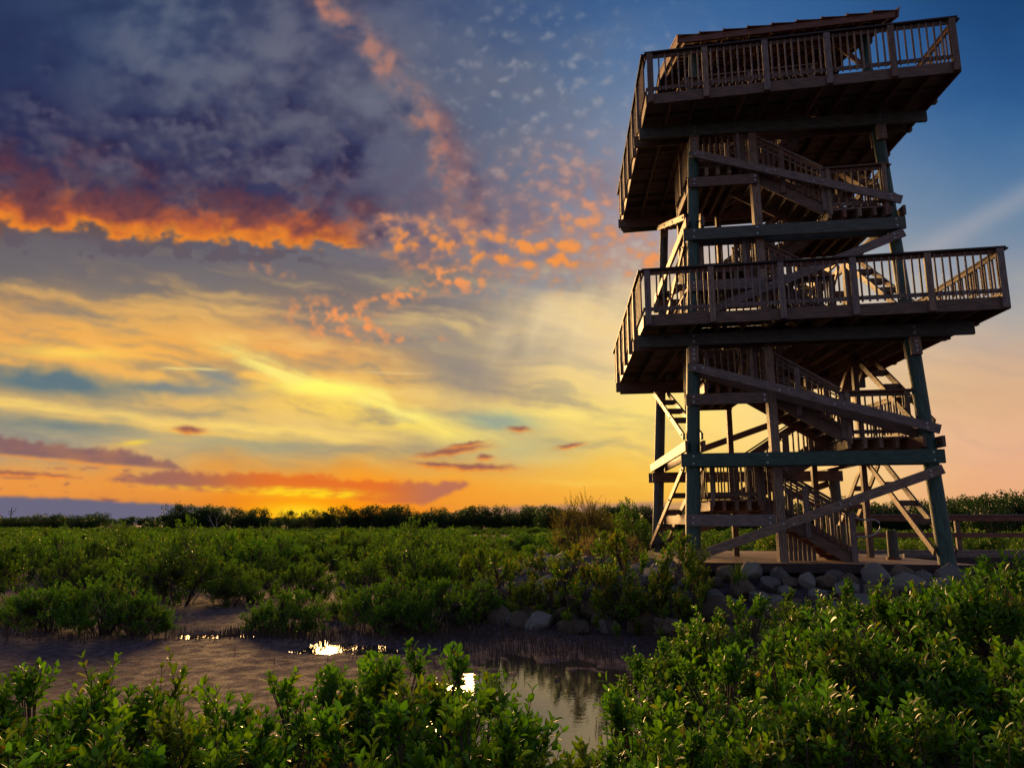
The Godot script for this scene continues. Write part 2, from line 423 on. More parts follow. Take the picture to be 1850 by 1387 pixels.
func add_box(g: Bag, t: Transform3D, h: Vector3, o: Vector2) -> void:
	var ch := minf(0.007, 0.16 * minf(h.x, minf(h.y, h.z)))
	var at := func(s: Vector3, axis: int) -> Vector3:
		var q := Vector3(h.x - ch, h.y - ch, h.z - ch)
		q[axis] = h[axis]
		return Vector3(q.x * s.x, q.y * s.y, q.z * s.z)
	var b := t.basis
	for axis in 3:
		var e := (axis + 1) % 3
		var f := (axis + 2) % 3
		for sg in [-1.0, 1.0]:
			var nn := Vector3.ZERO
			nn[axis] = sg
			var p := []
			for k in [[-1, -1], [1, -1], [1, 1], [-1, 1]]:
				var s := nn
				s[e] = k[0]
				s[f] = k[1]
				p.append(at.call(s, axis))
			var w := b * nn
			g.tri(t * p[0], t * p[1], t * p[2], w, w, w, grain_uv(p[0], axis, o), grain_uv(p[1], axis, o), grain_uv(p[2], axis, o))
			g.tri(t * p[0], t * p[2], t * p[3], w, w, w, grain_uv(p[0], axis, o), grain_uv(p[2], axis, o), grain_uv(p[3], axis, o))
		# bevels along this axis
		for s1 in [-1.0, 1.0]:
			for s2 in [-1.0, 1.0]:
				var lo := Vector3.ZERO
				lo[axis] = -1
				lo[e] = s1
				lo[f] = s2
				var hi := lo
				hi[axis] = 1
				var n1 := Vector3.ZERO
				n1[e] = s1
				n1[f] = s2
				n1 = (b * n1).normalized()
				var q0: Vector3 = at.call(lo, e)
				var q1: Vector3 = at.call(hi, e)
				var q2: Vector3 = at.call(hi, f)
				var q3: Vector3 = at.call(lo, f)
				var ax := e if axis == 0 else (f if e == 0 else e)
				g.tri(t * q0, t * q1, t * q2, n1, n1, n1, grain_uv(q0, ax, o), grain_uv(q1, ax, o), grain_uv(q2, ax, o))
				g.tri(t * q0, t * q2, t * q3, n1, n1, n1, grain_uv(q0, ax, o), grain_uv(q2, ax, o), grain_uv(q3, ax, o))

func box_mesh(length: float, tall: float, thick: float) -> ArrayMesh:
	var key := "%d_%d_%d_%d" % [roundi(length * 400), roundi(tall * 1000), roundi(thick * 1000), rng.randi() % 4]
	if not boxes.has(key):
		var g := Bag.new()
		add_box(g, Transform3D.IDENTITY, Vector3(length, tall, thick) / 2.0, Vector2(rng.randf(), rng.randf()))
		boxes[key] = g.mesh()
	return boxes[key]

func along_basis(a: Vector3, b: Vector3, up := Vector3.UP) -> Basis:
	var x := (b - a).normalized()
	if absf(x.dot(up)) > 0.98:
		up = Vector3(0, 0, 1) if absf(x.z) < 0.9 else Vector3(1, 0, 0)
	var z := x.cross(up).normalized()
	return Basis(x, z.cross(x).normalized(), z)

# a timber from a to b; tall is measured towards up
func timber(parent: Node3D, called: String, a: Vector3, b: Vector3, tall: float, thick: float, mat: Material, up := Vector3.UP) -> MeshInstance3D:
	return put(parent, called, box_mesh(a.distance_to(b), tall, thick), mat, Transform3D(along_basis(a, b, up), (a + b) / 2.0))

func add_tube(g: Bag, pts: Array, radii: Array, sides: int, caps := true, o := Vector2.ZERO) -> void:
	var rings := []
	var norms := []
	var run := 0.0
	var runs := []
	for i in pts.size():
		var p: Vector3 = pts[i]
		if i > 0:
			run += p.distance_to(pts[i - 1])
		runs.append(run)
		var fwd: Vector3 = (pts[mini(i + 1, pts.size() - 1)] - pts[maxi(i - 1, 0)]).normalized()
		var bs := along_basis(Vector3.ZERO, fwd)
		var ring := []
		var nr := []
		for k in sides + 1:
			var an := TAU * k / sides
			var dv := bs.y * cos(an) + bs.z * sin(an)
			ring.append(p + dv * radii[i])
			nr.append(dv)
		rings.append(ring)
		norms.append(nr)
	for i in pts.size() - 1:
		for k in sides:
			var u0: float = runs[i] / 2.6
			var u1: float = runs[i + 1] / 2.6
			var v0 := 3.0 * k / sides
			var v1 := 3.0 * (k + 1) / sides
			g.tri(rings[i][k], rings[i + 1][k], rings[i + 1][k + 1], norms[i][k], norms[i + 1][k], norms[i + 1][k + 1], o + Vector2(u0, v0), o + Vector2(u1, v0), o + Vector2(u1, v1))
			g.tri(rings[i][k], rings[i + 1][k + 1], rings[i][k + 1], norms[i][k], norms[i + 1][k + 1], norms[i][k + 1], o + Vector2(u0, v0), o + Vector2(u1, v1), o + Vector2(u0, v1))
	if caps:
		for e in [0, pts.size() - 1]:
			var dn: Vector3 = (pts[1] - pts[0]).normalized() * -1.0 if e == 0 else (pts[e] - pts[e - 1]).normalized()
			for k in sides:
				g.tri(pts[e], rings[e][k], rings[e][k + 1], dn, dn, dn, Vector2(0.3, 0.3), Vector2(0.35, 0.3), Vector2(0.35, 0.35))

func tube(parent: Node3D, called: String, pts: Array, radii: Array, sides: int, mat: Material) -> MeshInstance3D:
	var g := Bag.new()
	var o: Vector3 = pts[0]
	var local := []
	for p in pts:
		local.append(p - o)
	add_tube(g, local, radii, sides, true, Vector2(rng.randf(), rng.randf()))
	return put(parent, called, g.mesh(), mat, Transform3D(Basis.IDENTITY, o))

# ---------------------------------------------------------------- materials
func noise_image(size: int, freq: float, octaves: int, sd: int, kind := FastNoiseLite.TYPE_SIMPLEX_SMOOTH) -> Image:
	var n := FastNoiseLite.new()
	n.noise_type = kind
	n.frequency = freq
	n.fractal_octaves = octaves
	n.seed = sd
	return n.get_seamless_image(size, size)

func lin(r: float, g: float, b: float) -> Color:
	return Color(r, g, b).linear_to_srgb()

func make_materials() -> void:
	wob = FastNoiseLite.new()
	wob.seed = 5
	wob.frequency = 1.0
	wob.fractal_octaves = 4
	# wood grain: even noise, stretched along the timber by the uv scale
	var coarse := noise_image(512, 0.012, 4, 1)
	var fine := noise_image(512, 0.07, 3, 2)
	var knot := noise_image(512, 0.02, 2, 3)
	var ca := coarse.get_data()
	var fa := fine.get_data()
	var ka := knot.get_data()
	var grain := PackedByteArray()
	grain.resize(512 * 512 * 3)
	var rough := PackedByteArray()
	rough.resize(512 * 512)
	for i in 512 * 512:
		var rings := 0.5 + 0.5 * sin(ca[i] / 255.0 * 34.0)
		var g := 0.62 + 0.20 * rings + 0.30 * (fa[i] / 255.0 - 0.5) + 0.35 * (ca[i] / 255.0 - 0.5)
		if ka[i] > 214:
			g *= 0.62
		var wear := clampf((ka[i] - 70) / 120.0, 0.0, 1.0)
		grain[i * 3] = clampi(int(g * 255.0), 0, 255)
		grain[i * 3 + 1] = clampi(int(g * (0.95 + 0.03 * wear) * 255.0), 0, 255)
		grain[i * 3 + 2] = clampi(int(g * (0.90 + 0.09 * wear) * 255.0), 0, 255)
		rough[i] = clampi(int(150.0 + 60.0 * rings + 40.0 * (fa[i] / 255.0 - 0.5)), 0, 255)
	var gt := ImageTexture.create_from_image(Image.create_from_data(512, 512, false, Image.FORMAT_RGB8, grain))
	var rt := ImageTexture.create_from_image(Image.create_from_data(512, 512, false, Image.FORMAT_L8, rough))
	var wood := func(key: String, c: Color, rg: float) -> void:
		var m := StandardMaterial3D.new()
		m.resource_name = key
		m.albedo_color = c
		m.albedo_texture = gt
		m.roughness = rg
		m.roughness_texture = rt
		m.heightmap_enabled = true
		m.heightmap_texture = rt
		m.heightmap_scale = 0.25
		mats[key] = m
	wood.call("wood_brown", lin(0.26, 0.165, 0.12), 0.85)
	wood.call("wood_grey", lin(0.35, 0.285, 0.27), 0.85)
	wood.call("wood_red", lin(0.32, 0.135, 0.09), 0.85)
	wood.call("wood_pale", lin(0.43, 0.31, 0.23), 0.85)
	wood.call("wood_tan", lin(0.60, 0.40, 0.25), 0.9)
	wood.call("wood_green", lin(0.06, 0.17, 0.14), 0.8)
	wood.call("wood_greengrey", lin(0.14, 0.175, 0.155), 0.85)
	wood.call("wood_dark", lin(0.075, 0.042, 0.04), 0.9)
	var steel := StandardMaterial3D.new()
	steel.albedo_color = lin(0.34, 0.37, 0.40)
	steel.metallic = 0.85
	steel.roughness = 0.42
	mats["steel"] = steel
	var rust := StandardMaterial3D.new()
	rust.albedo_color = lin(0.22, 0.13, 0.11)
	rust.metallic = 0.5
	rust.roughness = 0.55
	mats["roof_metal"] = rust
	# mud
	var mud := StandardMaterial3D.new()
	mud.albedo_color = lin(0.15, 0.122, 0.142)
	var md := noise_image(1024, 0.012, 5, 21)
	var mg := Gradient.new()
	mud.albedo_texture = tinted(md, Color(0.62, 0.58, 0.60), Color(1.0, 0.98, 0.96))
	mud.roughness_texture = grey_map(noise_image(512, 0.01, 4, 33), 0.75, 1.0)
	mud.roughness = 1.0
	mud.metallic_specular = 0.16
	mud.heightmap_enabled = true
	mud.heightmap_texture = ImageTexture.create_from_image(noise_image(1024, 0.08, 5, 22))
	mud.heightmap_scale = 1.8
	mud.uv1_triplanar = true
	mud.uv1_world_triplanar = true
	mud.uv1_scale = Vector3(0.43, 0.43, 0.43)
	mats["mud"] = mud
	var water := StandardMaterial3D.new()
	water.albedo_color = lin(0.04, 0.035, 0.032)
	water.roughness = 0.03
	water.metallic_specular = 0.5
	water.heightmap_enabled = true
	water.heightmap_texture = ImageTexture.create_from_image(noise_image(512, 0.02, 3, 44))
	water.heightmap_scale = 0.05
	water.uv1_triplanar = true
	water.uv1_world_triplanar = true
	water.uv1_scale = Vector3(0.9, 0.9, 0.9)
	mats["water"] = water
	# limestone
	var stone_col := noise_image(512, 0.016, 5, 51)
	var pits := noise_image(512, 0.05, 4, 52, FastNoiseLite.TYPE_CELLULAR)
	for q in [["rock_pale", lin(0.66, 0.63, 0.60)], ["rock_grey", lin(0.46, 0.44, 0.43)], ["rock_warm", lin(0.48, 0.37, 0.27)], ["rock_brown", lin(0.36, 0.275, 0.19)]]:
		var m := StandardMaterial3D.new()
		m.resource_name = q[0]
		m.albedo_color = q[1]
		m.albedo_texture = tinted(stone_col, Color(0.52, 0.48, 0.44), Color(1.0, 1.0, 1.0))
		m.roughness = 0.92
		m.heightmap_enabled = true
		m.heightmap_texture = ImageTexture.create_from_image(pits)
		m.heightmap_scale = 5.0
		m.uv1_triplanar = true
		m.uv1_scale = Vector3(1.6, 1.6, 1.6)
		mats[q[0]] = m
	# leaves and bark
	var leaf := StandardMaterial3D.new()
	leaf.vertex_color_use_as_albedo = true
	leaf.roughness = 0.36
	leaf.metallic_specular = 0.42
	leaf.backlight_enabled = true
	leaf.backlight = Color(0.95, 1.0, 0.4)
	leaf.cull_mode = BaseMaterial3D.CULL_DISABLED
	mats["leaf"] = leaf
	var dry := leaf.duplicate()
	dry.roughness = 0.8
	mats["leaf_dry"] = dry
	var bark := StandardMaterial3D.new()
	bark.albedo_color = lin(0.14, 0.10, 0.08)
	bark.roughness = 0.9
	bark.albedo_texture = gt
	mats["bark"] = bark
	var pale := bark.duplicate()
	pale.albedo_color = lin(0.55, 0.48, 0.42)
	mats["bark_pale"] = pale
	var reed := bark.duplicate()
	reed.albedo_color = lin(0.16, 0.11, 0.09)
	mats["root"] = reed

func tinted(im: Image, lo: Color, hi: Color) -> ImageTexture:
	var d := im.get_data()
	var out := PackedByteArray()
	out.resize(d.size() * 3)
	for i in d.size():
		var t := clampf((d[i] / 255.0 - 0.5) * 1.5 + 0.5, 0.0, 1.0)
		out[i * 3] = int(255.0 * lerpf(lo.r, hi.r, t))
		out[i * 3 + 1] = int(255.0 * lerpf(lo.g, hi.g, t))
		out[i * 3 + 2] = int(255.0 * lerpf(lo.b, hi.b, t))
	return ImageTexture.create_from_image(Image.create_from_data(im.get_width(), im.get_height(), false, Image.FORMAT_RGB8, out))

func grey_map(im: Image, lo: float, hi: float) -> ImageTexture:
	var d := im.get_data()
	for i in d.size():
		var t := clampf((d[i] / 255.0 - 0.5) * 2.0 + 0.5, 0.0, 1.0)
		d[i] = int(255.0 * lerpf(lo, hi, t))
	return ImageTexture.create_from_image(Image.create_from_data(im.get_width(), im.get_height(), false, Image.FORMAT_L8, d))

# ---------------------------------------------------------------- ground, water, rocks
const BANK := [Vector2(0.4, 22.5), Vector2(1.3, 18.6), Vector2(3.4, 16.7), Vector2(6.0, 16.2), Vector2(9.5, 15.5), Vector2(14.0, 15.6), Vector2(32.0, 17.5), Vector2(60.0, 24.0), Vector2(60.0, 27.0), Vector2(20.0, 24.5), Vector2(12.0, 26.5), Vector2(3.0, 32.0)]
# pools: x, distance, half width, half depth, sink
const POOLS := [[0.6, 10.6, 1.5, 2.5, 0.18], [0.85, 7.6, 1.3, 1.8, 0.18], [-2.6, 13.6, 0.9, 0.5, 0.11], [-6.0, 15.3, 0.9, 0.45, 0.12], [-3.2, 14.0, 0.8, 0.9, 0.11], [-8.0, 38.0, 5.0, 2.0, 0.3], [3.0, 30.0, 3.0, 1.6, 0.3], [-28.0, 72.0, 9.0, 3.0, 0.4], [-2.0, 78.0, 20.0, 3.0, 0.4], [-10.0, 122.0, 24.0, 6.0, 0.5], [10.0, 105.0, 14.0, 4.0, 0.5], [30.0, 48.0, 16.0, 2.5, 0.4], [34.0, 66.0, 18.0, 3.0, 0.4]]

func off_bank(x: float, d: float) -> float:   # distance outside the bank, negative inside
	var p := Vector2(x, d)
	var best := 1e9
	var inside := false
	for i in BANK.size():
		var a: Vector2 = BANK[i]
		var b: Vector2 = BANK[(i + 1) % BANK.size()]
		var q := Geometry2D.get_closest_point_to_segment(p, a, b)
		best = minf(best, p.distance_to(q))
		if (a.y > d) != (b.y > d) and x < (b.x - a.x) * (d - a.y) / (b.y - a.y) + a.x:
			inside = not inside
	return -best if inside else best

func ground_y(x: float, d: float) -> float:
	var h := 0.07 + 0.05 * wob.get_noise_2d(x * 0.2, d * 0.2) + 0.012 * wob.get_noise_2d(x * 0.9 + 9.0, d * 0.9)
	if d < 60.0 and absf(x) < 40.0:
		h += 0.012 * wob.get_noise_2d(x * 4.2, d * 4.2 + 50.0)
	for q in POOLS:
		var a: float = (x - q[0]) / q[2]
		var b: float = (d - q[1]) / q[3]
		var r := a * a + b * b
		if r < 6.0:
			h += exp(-r) * (-q[4] + minf(q[4], 0.17) * (0.8 * wob.get_noise_2d(x * 0.9 + 9.0, d * 0.9) + 0.8 * wob.get_noise_2d(x * 2.6, d * 2.2 + 31.0)))
	if d > 9.0 and d < 40.0 and x > -4.0 and x < 70.0:
		h += 0.98 * (1.0 - smoothstep(-0.2, 2.3, off_bank(x, d)))
	return h

func spaced(lo: float, hi: float, step: float, low_end: float, high_end: float, grow: float) -> PackedFloat32Array:
	var mid := PackedFloat32Array()
	var v := lo
	while v < hi:
		mid.append(v)
		v += step
	var s := step
	while mid[mid.size() - 1] < high_end:
		s *= grow
		mid.append(mid[mid.size() - 1] + s)
	s = step
	while mid[0] > low_end:
		s *= grow * 1.1
		mid.insert(0, mid[0] - s)
	return mid

func build_ground() -> void:
	var xs := spaced(-13.0, 13.0, 0.15, -5000.0, 5000.0, 1.13)
	var ds := spaced(3.0, 24.0, 0.15, -300.0, 6000.0, 1.07)
	var g := PackedVector3Array()
	var idx := PackedInt32Array()
	for d in ds:
		for x in xs:
			g.append(Vector3(x, ground_y(x, d), -d))
	var w := xs.size()
	var nn := PackedVector3Array()
	nn.resize(g.size())
	for j in ds.size():
		for i in w:
			var a := g[j * w + mini(i + 1, w - 1)] - g[j * w + maxi(i - 1, 0)]
			var b := g[mini(j + 1, ds.size() - 1) * w + i] - g[maxi(j - 1, 0) * w + i]
			nn[j * w + i] = a.cross(b).normalized()
			if i < w - 1 and j < ds.size() - 1:
				var k := j * w + i
				idx.append_array([k, k + w, k + 1, k + 1, k + w, k + w + 1])
	var arr := []
	arr.resize(Mesh.ARRAY_MAX)
	arr[Mesh.ARRAY_VERTEX] = g
	arr[Mesh.ARRAY_NORMAL] = nn
	arr[Mesh.ARRAY_INDEX] = idx
	var m := ArrayMesh.new()
	m.add_surface_from_arrays(Mesh.PRIMITIVE_TRIANGLES, arr)
	base_at = Vector3.ZERO
	var o := put(self, "ground", m, mats["mud"], Transform3D.IDENTITY)
	o.set_meta("kind", "structure")
	var pm := PlaneMesh.new()
	pm.size = Vector2(500.0, 330.0)
	var p := put(self, "water", pm, mats["water"], Transform3D(Basis.IDENTITY, Vector3(0, 0.0, -160.0)))
	p.set_meta("kind", "structure")

func rock_mesh(sd: int) -> ArrayMesh:
	var n := FastNoiseLite.new()
	n.seed = sd
	n.frequency = 0.9
	n.fractal_octaves = 5
	n.fractal_gain = 0.55
	var g := Bag.new()
	var r := RandomNumberGenerator.new()
	r.seed = sd
	var sq := Vector3(1.0, r.randf_range(0.62, 0.85), r.randf_range(0.7, 0.95))
	var cuts := []
	for k in 15:
		cuts.append([Vector3(r.randfn(), r.randfn(), r.randfn()).normalized(), r.randf_range(0.6, 0.86)])
	var at := func(dir: Vector3) -> Vector3:
		var q := dir.normalized()
		var rad := 1.0 + 0.42 * n.get_noise_3dv(q * 1.4) + 0.16 * n.get_noise_3dv(q * 4.5)
		for c in cuts:
			var dt := q.dot(c[0])
			if dt * rad > c[1]:
				rad = lerpf(rad, c[1] / dt, 0.95)
		return Vector3(q.x * sq.x, q.y * sq.y, q.z * sq.z) * rad
	const N := 11
	for f in 6:
		var pts := []
		for j in N + 1:
			for i in N + 1:
				var a := tan((float(i) / N - 0.5) * PI / 2.0)
				var b := tan((float(j) / N - 0.5) * PI / 2.0)
				pts.append(at.call([Vector3(1, a, b), Vector3(-1, a, b), Vector3(a, 1, b), Vector3(a, -1, b), Vector3(a, b, 1), Vector3(a, b, -1)][f]))
		var nr := []
		for j in N + 1:
			for i in N + 1:
				var p: Vector3 = pts[j * (N + 1) + i]
				var du: Vector3 = pts[j * (N + 1) + mini(i + 1, N)] - pts[j * (N + 1) + maxi(i - 1, 0)]
				var dv: Vector3 = pts[mini(j + 1, N) * (N + 1) + i] - pts[maxi(j - 1, 0) * (N + 1) + i]
				var q := du.cross(dv).normalized()
				nr.append(q if q.dot(p) > 0.0 else -q)
		for j in N:
			for i in N:
				var k := j * (N + 1) + i
				g.tri(pts[k], pts[k + 1], pts[k + N + 2], nr[k], nr[k + 1], nr[k + N + 2])
				g.tri(pts[k], pts[k + N + 2], pts[k + N + 1], nr[k], nr[k + N + 2], nr[k + N + 1])
	g.uv.clear()
	return g.mesh()

func build_rocks() -> void:
	var shapes := []
	for k in 9:
		shapes.append(rock_mesh(100 + k * 7))
	rng.seed = 77
	base_at = Vector3.ZERO
	var spots := []
	# strewn along the bank's edge from behind the tower's left round its front
	var run := [Vector2(0.4, 22.5), Vector2(1.3, 18.6), Vector2(3.4, 16.7), Vector2(6.0, 16.2), Vector2(9.5, 15.5), Vector2(14.0, 15.6)]
	for tries in 2600:
		if spots.size() >= 285:
			break
		var seg := rng.randi() % 5
		if seg == 0 and rng.randf() < 0.35:
			continue
		var a: Vector2 = run[seg]
		var b: Vector2 = run[seg + 1]
		var q := a.lerp(b, rng.randf())
		var out := Vector2((b - a).y, -(b - a).x).normalized()
		if off_bank(q.x + out.x, q.y + out.y) < 0.0:
			out = -out
		var off := rng.randf_range(0.05, 2.5) if seg > 1 else rng.randf_range(-1.4, 2.6)
		q += out * off
		var size := rng.randf_range(0.2, 0.42) * (1.2 if off > 1.2 else 1.0)
		var ok := true
		for s in spots:
			if Vector2(s[0].x, s[0].y).distance_to(q) < 0.62 * (s[1] + size):
				ok = false
				break
		if ok:
			spots.append([q, size, off])
	for q in [[Vector2(1.15, 15.3), 0.30, "angular tan boulder fallen forward onto the mud, nearest the pool"], [Vector2(0.1, 16.2), 0.28, "rounded brown boulder lying alone among the breathing roots"], [Vector2(-0.65, 17.6), 0.34, "boulder where the bank meets the marsh, beside another boulder"], [Vector2(0.0, 17.3), 0.3, "boulder tucked behind the lone rounded boulder at the bank's foot"], [Vector2(2.6, 15.0), 0.42, "broad low boulder at the bank's foot under the yellow green shrubs"], [Vector2(3.5, 14.9), 0.36, "boulder at the bank's foot beside the front thicket of mangroves"], [Vector2(1.9, 15.8), 0.34, "boulder leaning between the fallen angular boulder and the bank"], [Vector2(-1.2, 18.8), 0.4, "outermost boulder of the bank half hidden by marsh shrubs"]]:
		spots.append([q[0], q[1], 2.4, q[2]])
	for s in spots:
		var q: Vector2 = s[0]
		var low: bool = s[2] > 1.35
		var kind: String = "rock_brown" if low and rng.randf() < 0.8 else ["rock_pale", "rock_pale", "rock_grey", "rock_warm"][rng.randi() % 4]
		var bs := Basis.from_euler(Vector3(rng.randf_range(-0.35, 0.35), rng.randf() * TAU, rng.randf_range(-0.35, 0.35))).scaled(Vector3.ONE * s[1])
		var y: float = ground_y(q.x, q.y) + s[1] * 0.32
		var o := put(self, numbered("bank_rock"), shapes[rng.randi() % 9], mats[kind], Transform3D(bs, Vector3(q.x, y, -q.y)))
		var big := "large " if s[1] > 0.33 else ("small " if s[1] < 0.23 else "")
		var words: String = {"rock_pale": "pale grey pitted limestone rock piled on the bank below the tower deck", "rock_grey": "mid grey limestone rock wedged among paler rocks below the tower", "rock_warm": "tan weathered limestone rock on the bank below the tower", "rock_brown": "brown mud stained boulder at the foot of the bank"}[kind]
		if s.size() > 3:
			words = s[3]
			big = ""
		tag(o, big + words, "rock", big + {"rock_pale": "pale rocks of the bank", "rock_grey": "grey rocks of the bank", "rock_warm": "tan rocks of the bank", "rock_brown": "brown boulders along the mud"}[kind])

# ---------------------------------------------------------------- observation tower
# Tower axes: u to the right along the front, w to the back, h above the ground-level deck.
const DECK_Y := 1.35
const FLOOR := 5.6
var bolts := []
var loose := Bag.new()          # balusters of the stairs and the rear railings, too many to list

func T(u: float, w: float, h: float) -> Vector3:
	return Vector3(4.5 + 0.9816 * u + 0.0645 * w, DECK_Y + h, -(17.3 - 0.19 * u + 0.998 * w))

const LEG_LOW := [Vector2(4.07, 17.0), Vector2(9.15, 15.9), Vector2(4.53, 23.5), Vector2(9.95, 22.8)]
const LEG_HIGH := [Vector2(4.72, 17.6), Vector2(9.2, 17.05), Vector2(5.13, 23.3), Vector2(9.55, 22.4)]

func leg_at(i: int, h: float) -> Vector3:
	var p: Vector2 = LEG_LOW[i].lerp(LEG_HIGH[i], h / 10.9)
	return Vector3(p.x, DECK_Y + h, -p.y)

# a point on the face between legs i and j, off metres outside it
func on_face(i: int, j: int, t: float, h: float, off: float) -> Vector3:
	var a := leg_at(i, h)
	var b := leg_at(j, h)
	var n := (b - a).cross(Vector3.UP).normalized()
	var mid := (leg_at(0, h) + leg_at(1, h) + leg_at(2, h) + leg_at(3, h)) / 4.0
	if n.dot((a + b) / 2.0 - mid) < 0.0:
		n = -n
	return a.lerp(b, t) + n * off

func bolt_pair(i: int, j: int, t: float, h: float, off: float, spread := 0.07, level := false) -> void:
	for s in [-1, 1]:
		var q := on_face(i, j, t + (s * 0.02 if level else 0.0), h + (0.0 if level else s * spread), off)
		bolts.append([q, on_face(i, j, t, h, off + 1.0) - on_face(i, j, t, h, off)])

func pick(names: Array) -> Material:
	return mats[names[rng.randi() % names.size()]]

func railing(parent: Node3D, a: Vector3, b: Vector3, out: Vector3, bays: int, single: bool, ends := true, low := 0.27, slim := false) -> void:
	var r := part(parent, "railing")
	var len := a.distance_to(b)
	var dir := (b - a) / len
	var up := Vector3.UP
	var rise := Vector3(0, 1.07, 0)
	var cap_mat: Material = mats["wood_dark"] if single else pick(["wood_brown", "wood_red"])
	timber(r, "cap_rail", a + rise + out * 0.04 - dir * 0.03, b + rise + out * 0.04 + dir * 0.03, 0.04, 0.15, cap_mat)
	timber(r, "upper_rail", a + up * 1.0 + out * 0.0, b + up * 1.0, 0.09, 0.038, pick(["wood_red", "wood_brown"]))
	timber(r, "lower_rail", a + up * 0.13, b + up * 0.13, 0.09, 0.038, pick(["wood_grey", "wood_brown"]))
	for k in bays + 1:
		if not ends and (k == 0 or k == bays):
			continue
		var p := a + dir * clampf(len * k / bays, 0.09, len - 0.09) + out * 0.066
		timber(r, "post", p - up * low, p + up * 1.045, 0.09 if slim else 0.14, 0.09, pick(["wood_grey", "wood_grey", "wood_pale", "wood_brown"]), dir)
	for k in bays:
		var n := roundi(len / bays / 0.158)
		for q in range(1, n):
			var p := a + dir * (len * (k + float(q) / n)) / bays + out * 0.04
			if single:
				timber(r, "baluster", p + up * 0.03, p + up * 1.03, 0.036, 0.036, pick(["wood_brown", "wood_grey", "wood_grey", "wood_pale"]), dir)
			else:
				add_box(loose, Transform3D(along_basis(p, p + up, dir), p + up * 0.53 - base_at), Vector3(0.5, 0.018, 0.018), Vector2(rng.randf(), rng.randf()))

func viewing_deck(tower: Node3D, h: float, u0: float, u1: float, w0: float, w1: float, hole: Rect2, gaps: Rect2) -> void:
	var d := part(tower, "viewing_deck")
	var w := w0 + 0.07
	while w < w1:
		var mat := pick(["wood_brown", "wood_grey", "wood_dark"])
		if w > hole.position.y and w < hole.end.y:
			timber(d, "plank", T(u0 + 0.01, w, h - 0.019), T(hole.position.x, w, h - 0.019), 0.038, 0.138, mat)
			timber(d, "plank", T(hole.end.x, w, h - 0.019), T(u1 - 0.01, w, h - 0.019), 0.038, 0.138, mat)
		else:
			timber(d, "plank", T(u0 + 0.01, w, h - 0.019), T(u1 - 0.01, w, h - 0.019), 0.038, 0.138, mat)
		w += 0.146
	var n := roundi((u1 - u0) / 0.58)
	for k in range(1, n):
		var u := lerpf(u0, u1, float(k) / n)
		var mat := pick(["wood_brown", "wood_brown", "wood_pale"])
		var y := h - 0.04 - 0.118
		if u > hole.position.x and u < hole.end.x:
			timber(d, "joist", T(u, w0 + 0.02, y), T(u, hole.position.y - 0.02, y), 0.235, 0.05, mat)
			timber(d, "joist", T(u, hole.end.y + 0.02, y), T(u, w1 - 0.02, y), 0.235, 0.05, mat)
		else:
			timber(d, "joist", T(u, w0 + 0.02, y), T(u, w1 - 0.02, y), 0.235, 0.05, mat)
	var y := h - 0.142
	timber(d, "rim_board", T(u0 - 0.02, w0, y), T(u1 + 0.02, w0, y), 0.27, 0.04, mats["wood_brown"])
	timber(d, "rim_board", T(u0 - 0.02, w1, y), T(u1 + 0.02, w1, y), 0.27, 0.04, mats["wood_brown"])
	timber(d, "rim_board", T(u0, w0 + 0.022, y), T(u0, w1 - 0.022, y), 0.268, 0.04, mats["wood_pale"])
	timber(d, "rim_board", T(u1, w0 + 0.022, y), T(u1, w1 - 0.022, y), 0.268, 0.04, mats["wood_red"])
	timber(d, "trimmer", T(hole.position.x, hole.position.y, y - 0.02), T(hole.position.x, hole.end.y, y - 0.02), 0.235, 0.08, mats["wood_brown"])
	timber(d, "trimmer", T(hole.end.x, hole.position.y, y - 0.02), T(hole.end.x, hole.end.y, y - 0.02), 0.235, 0.08, mats["wood_brown"])
	timber(d, "trimmer", T(hole.position.x, hole.position.y - 0.06, y - 0.02), T(hole.end.x, hole.position.y - 0.06, y - 0.02), 0.235, 0.06, mats["wood_brown"])
	timber(d, "trimmer", T(hole.position.x, hole.end.y + 0.06, y - 0.02), T(hole.end.x, hole.end.y + 0.06, y - 0.02), 0.235, 0.06, mats["wood_brown"])
	var fr := (T(0, -1, 0) - T(0, 0, 0)).normalized()
	var lf := (T(-1, 0, 0) - T(0, 0, 0)).normalized()
	railing(tower, T(u0, w0, h), T(u1, w0, h), fr, 5, true)
	railing(tower, T(u0, w0, h), T(u0, w1, h), lf, 6, true, false)
	railing(tower, T(u1, w0, h), T(u1, w1, h), -lf, 6, true, false)
	railing(tower, T(u0, w1, h), T(u1, w1, h), -fr, 5, false)
	# round the stair opening
	railing(tower, T(hole.position.x, hole.position.y - 0.1, h), T(hole.end.x, hole.position.y - 0.1, h), fr, 2, false, true, 0.2, true)
	railing(tower, T(hole.position.x, hole.end.y + 0.1, h), T(hole.end.x, hole.end.y + 0.1, h), -fr, 2, false, true, 0.2, true)
	railing(tower, T(hole.position.x, hole.position.y, h), T(hole.position.x, hole.end.y, h), lf, 2, false, false, 0.2, true)

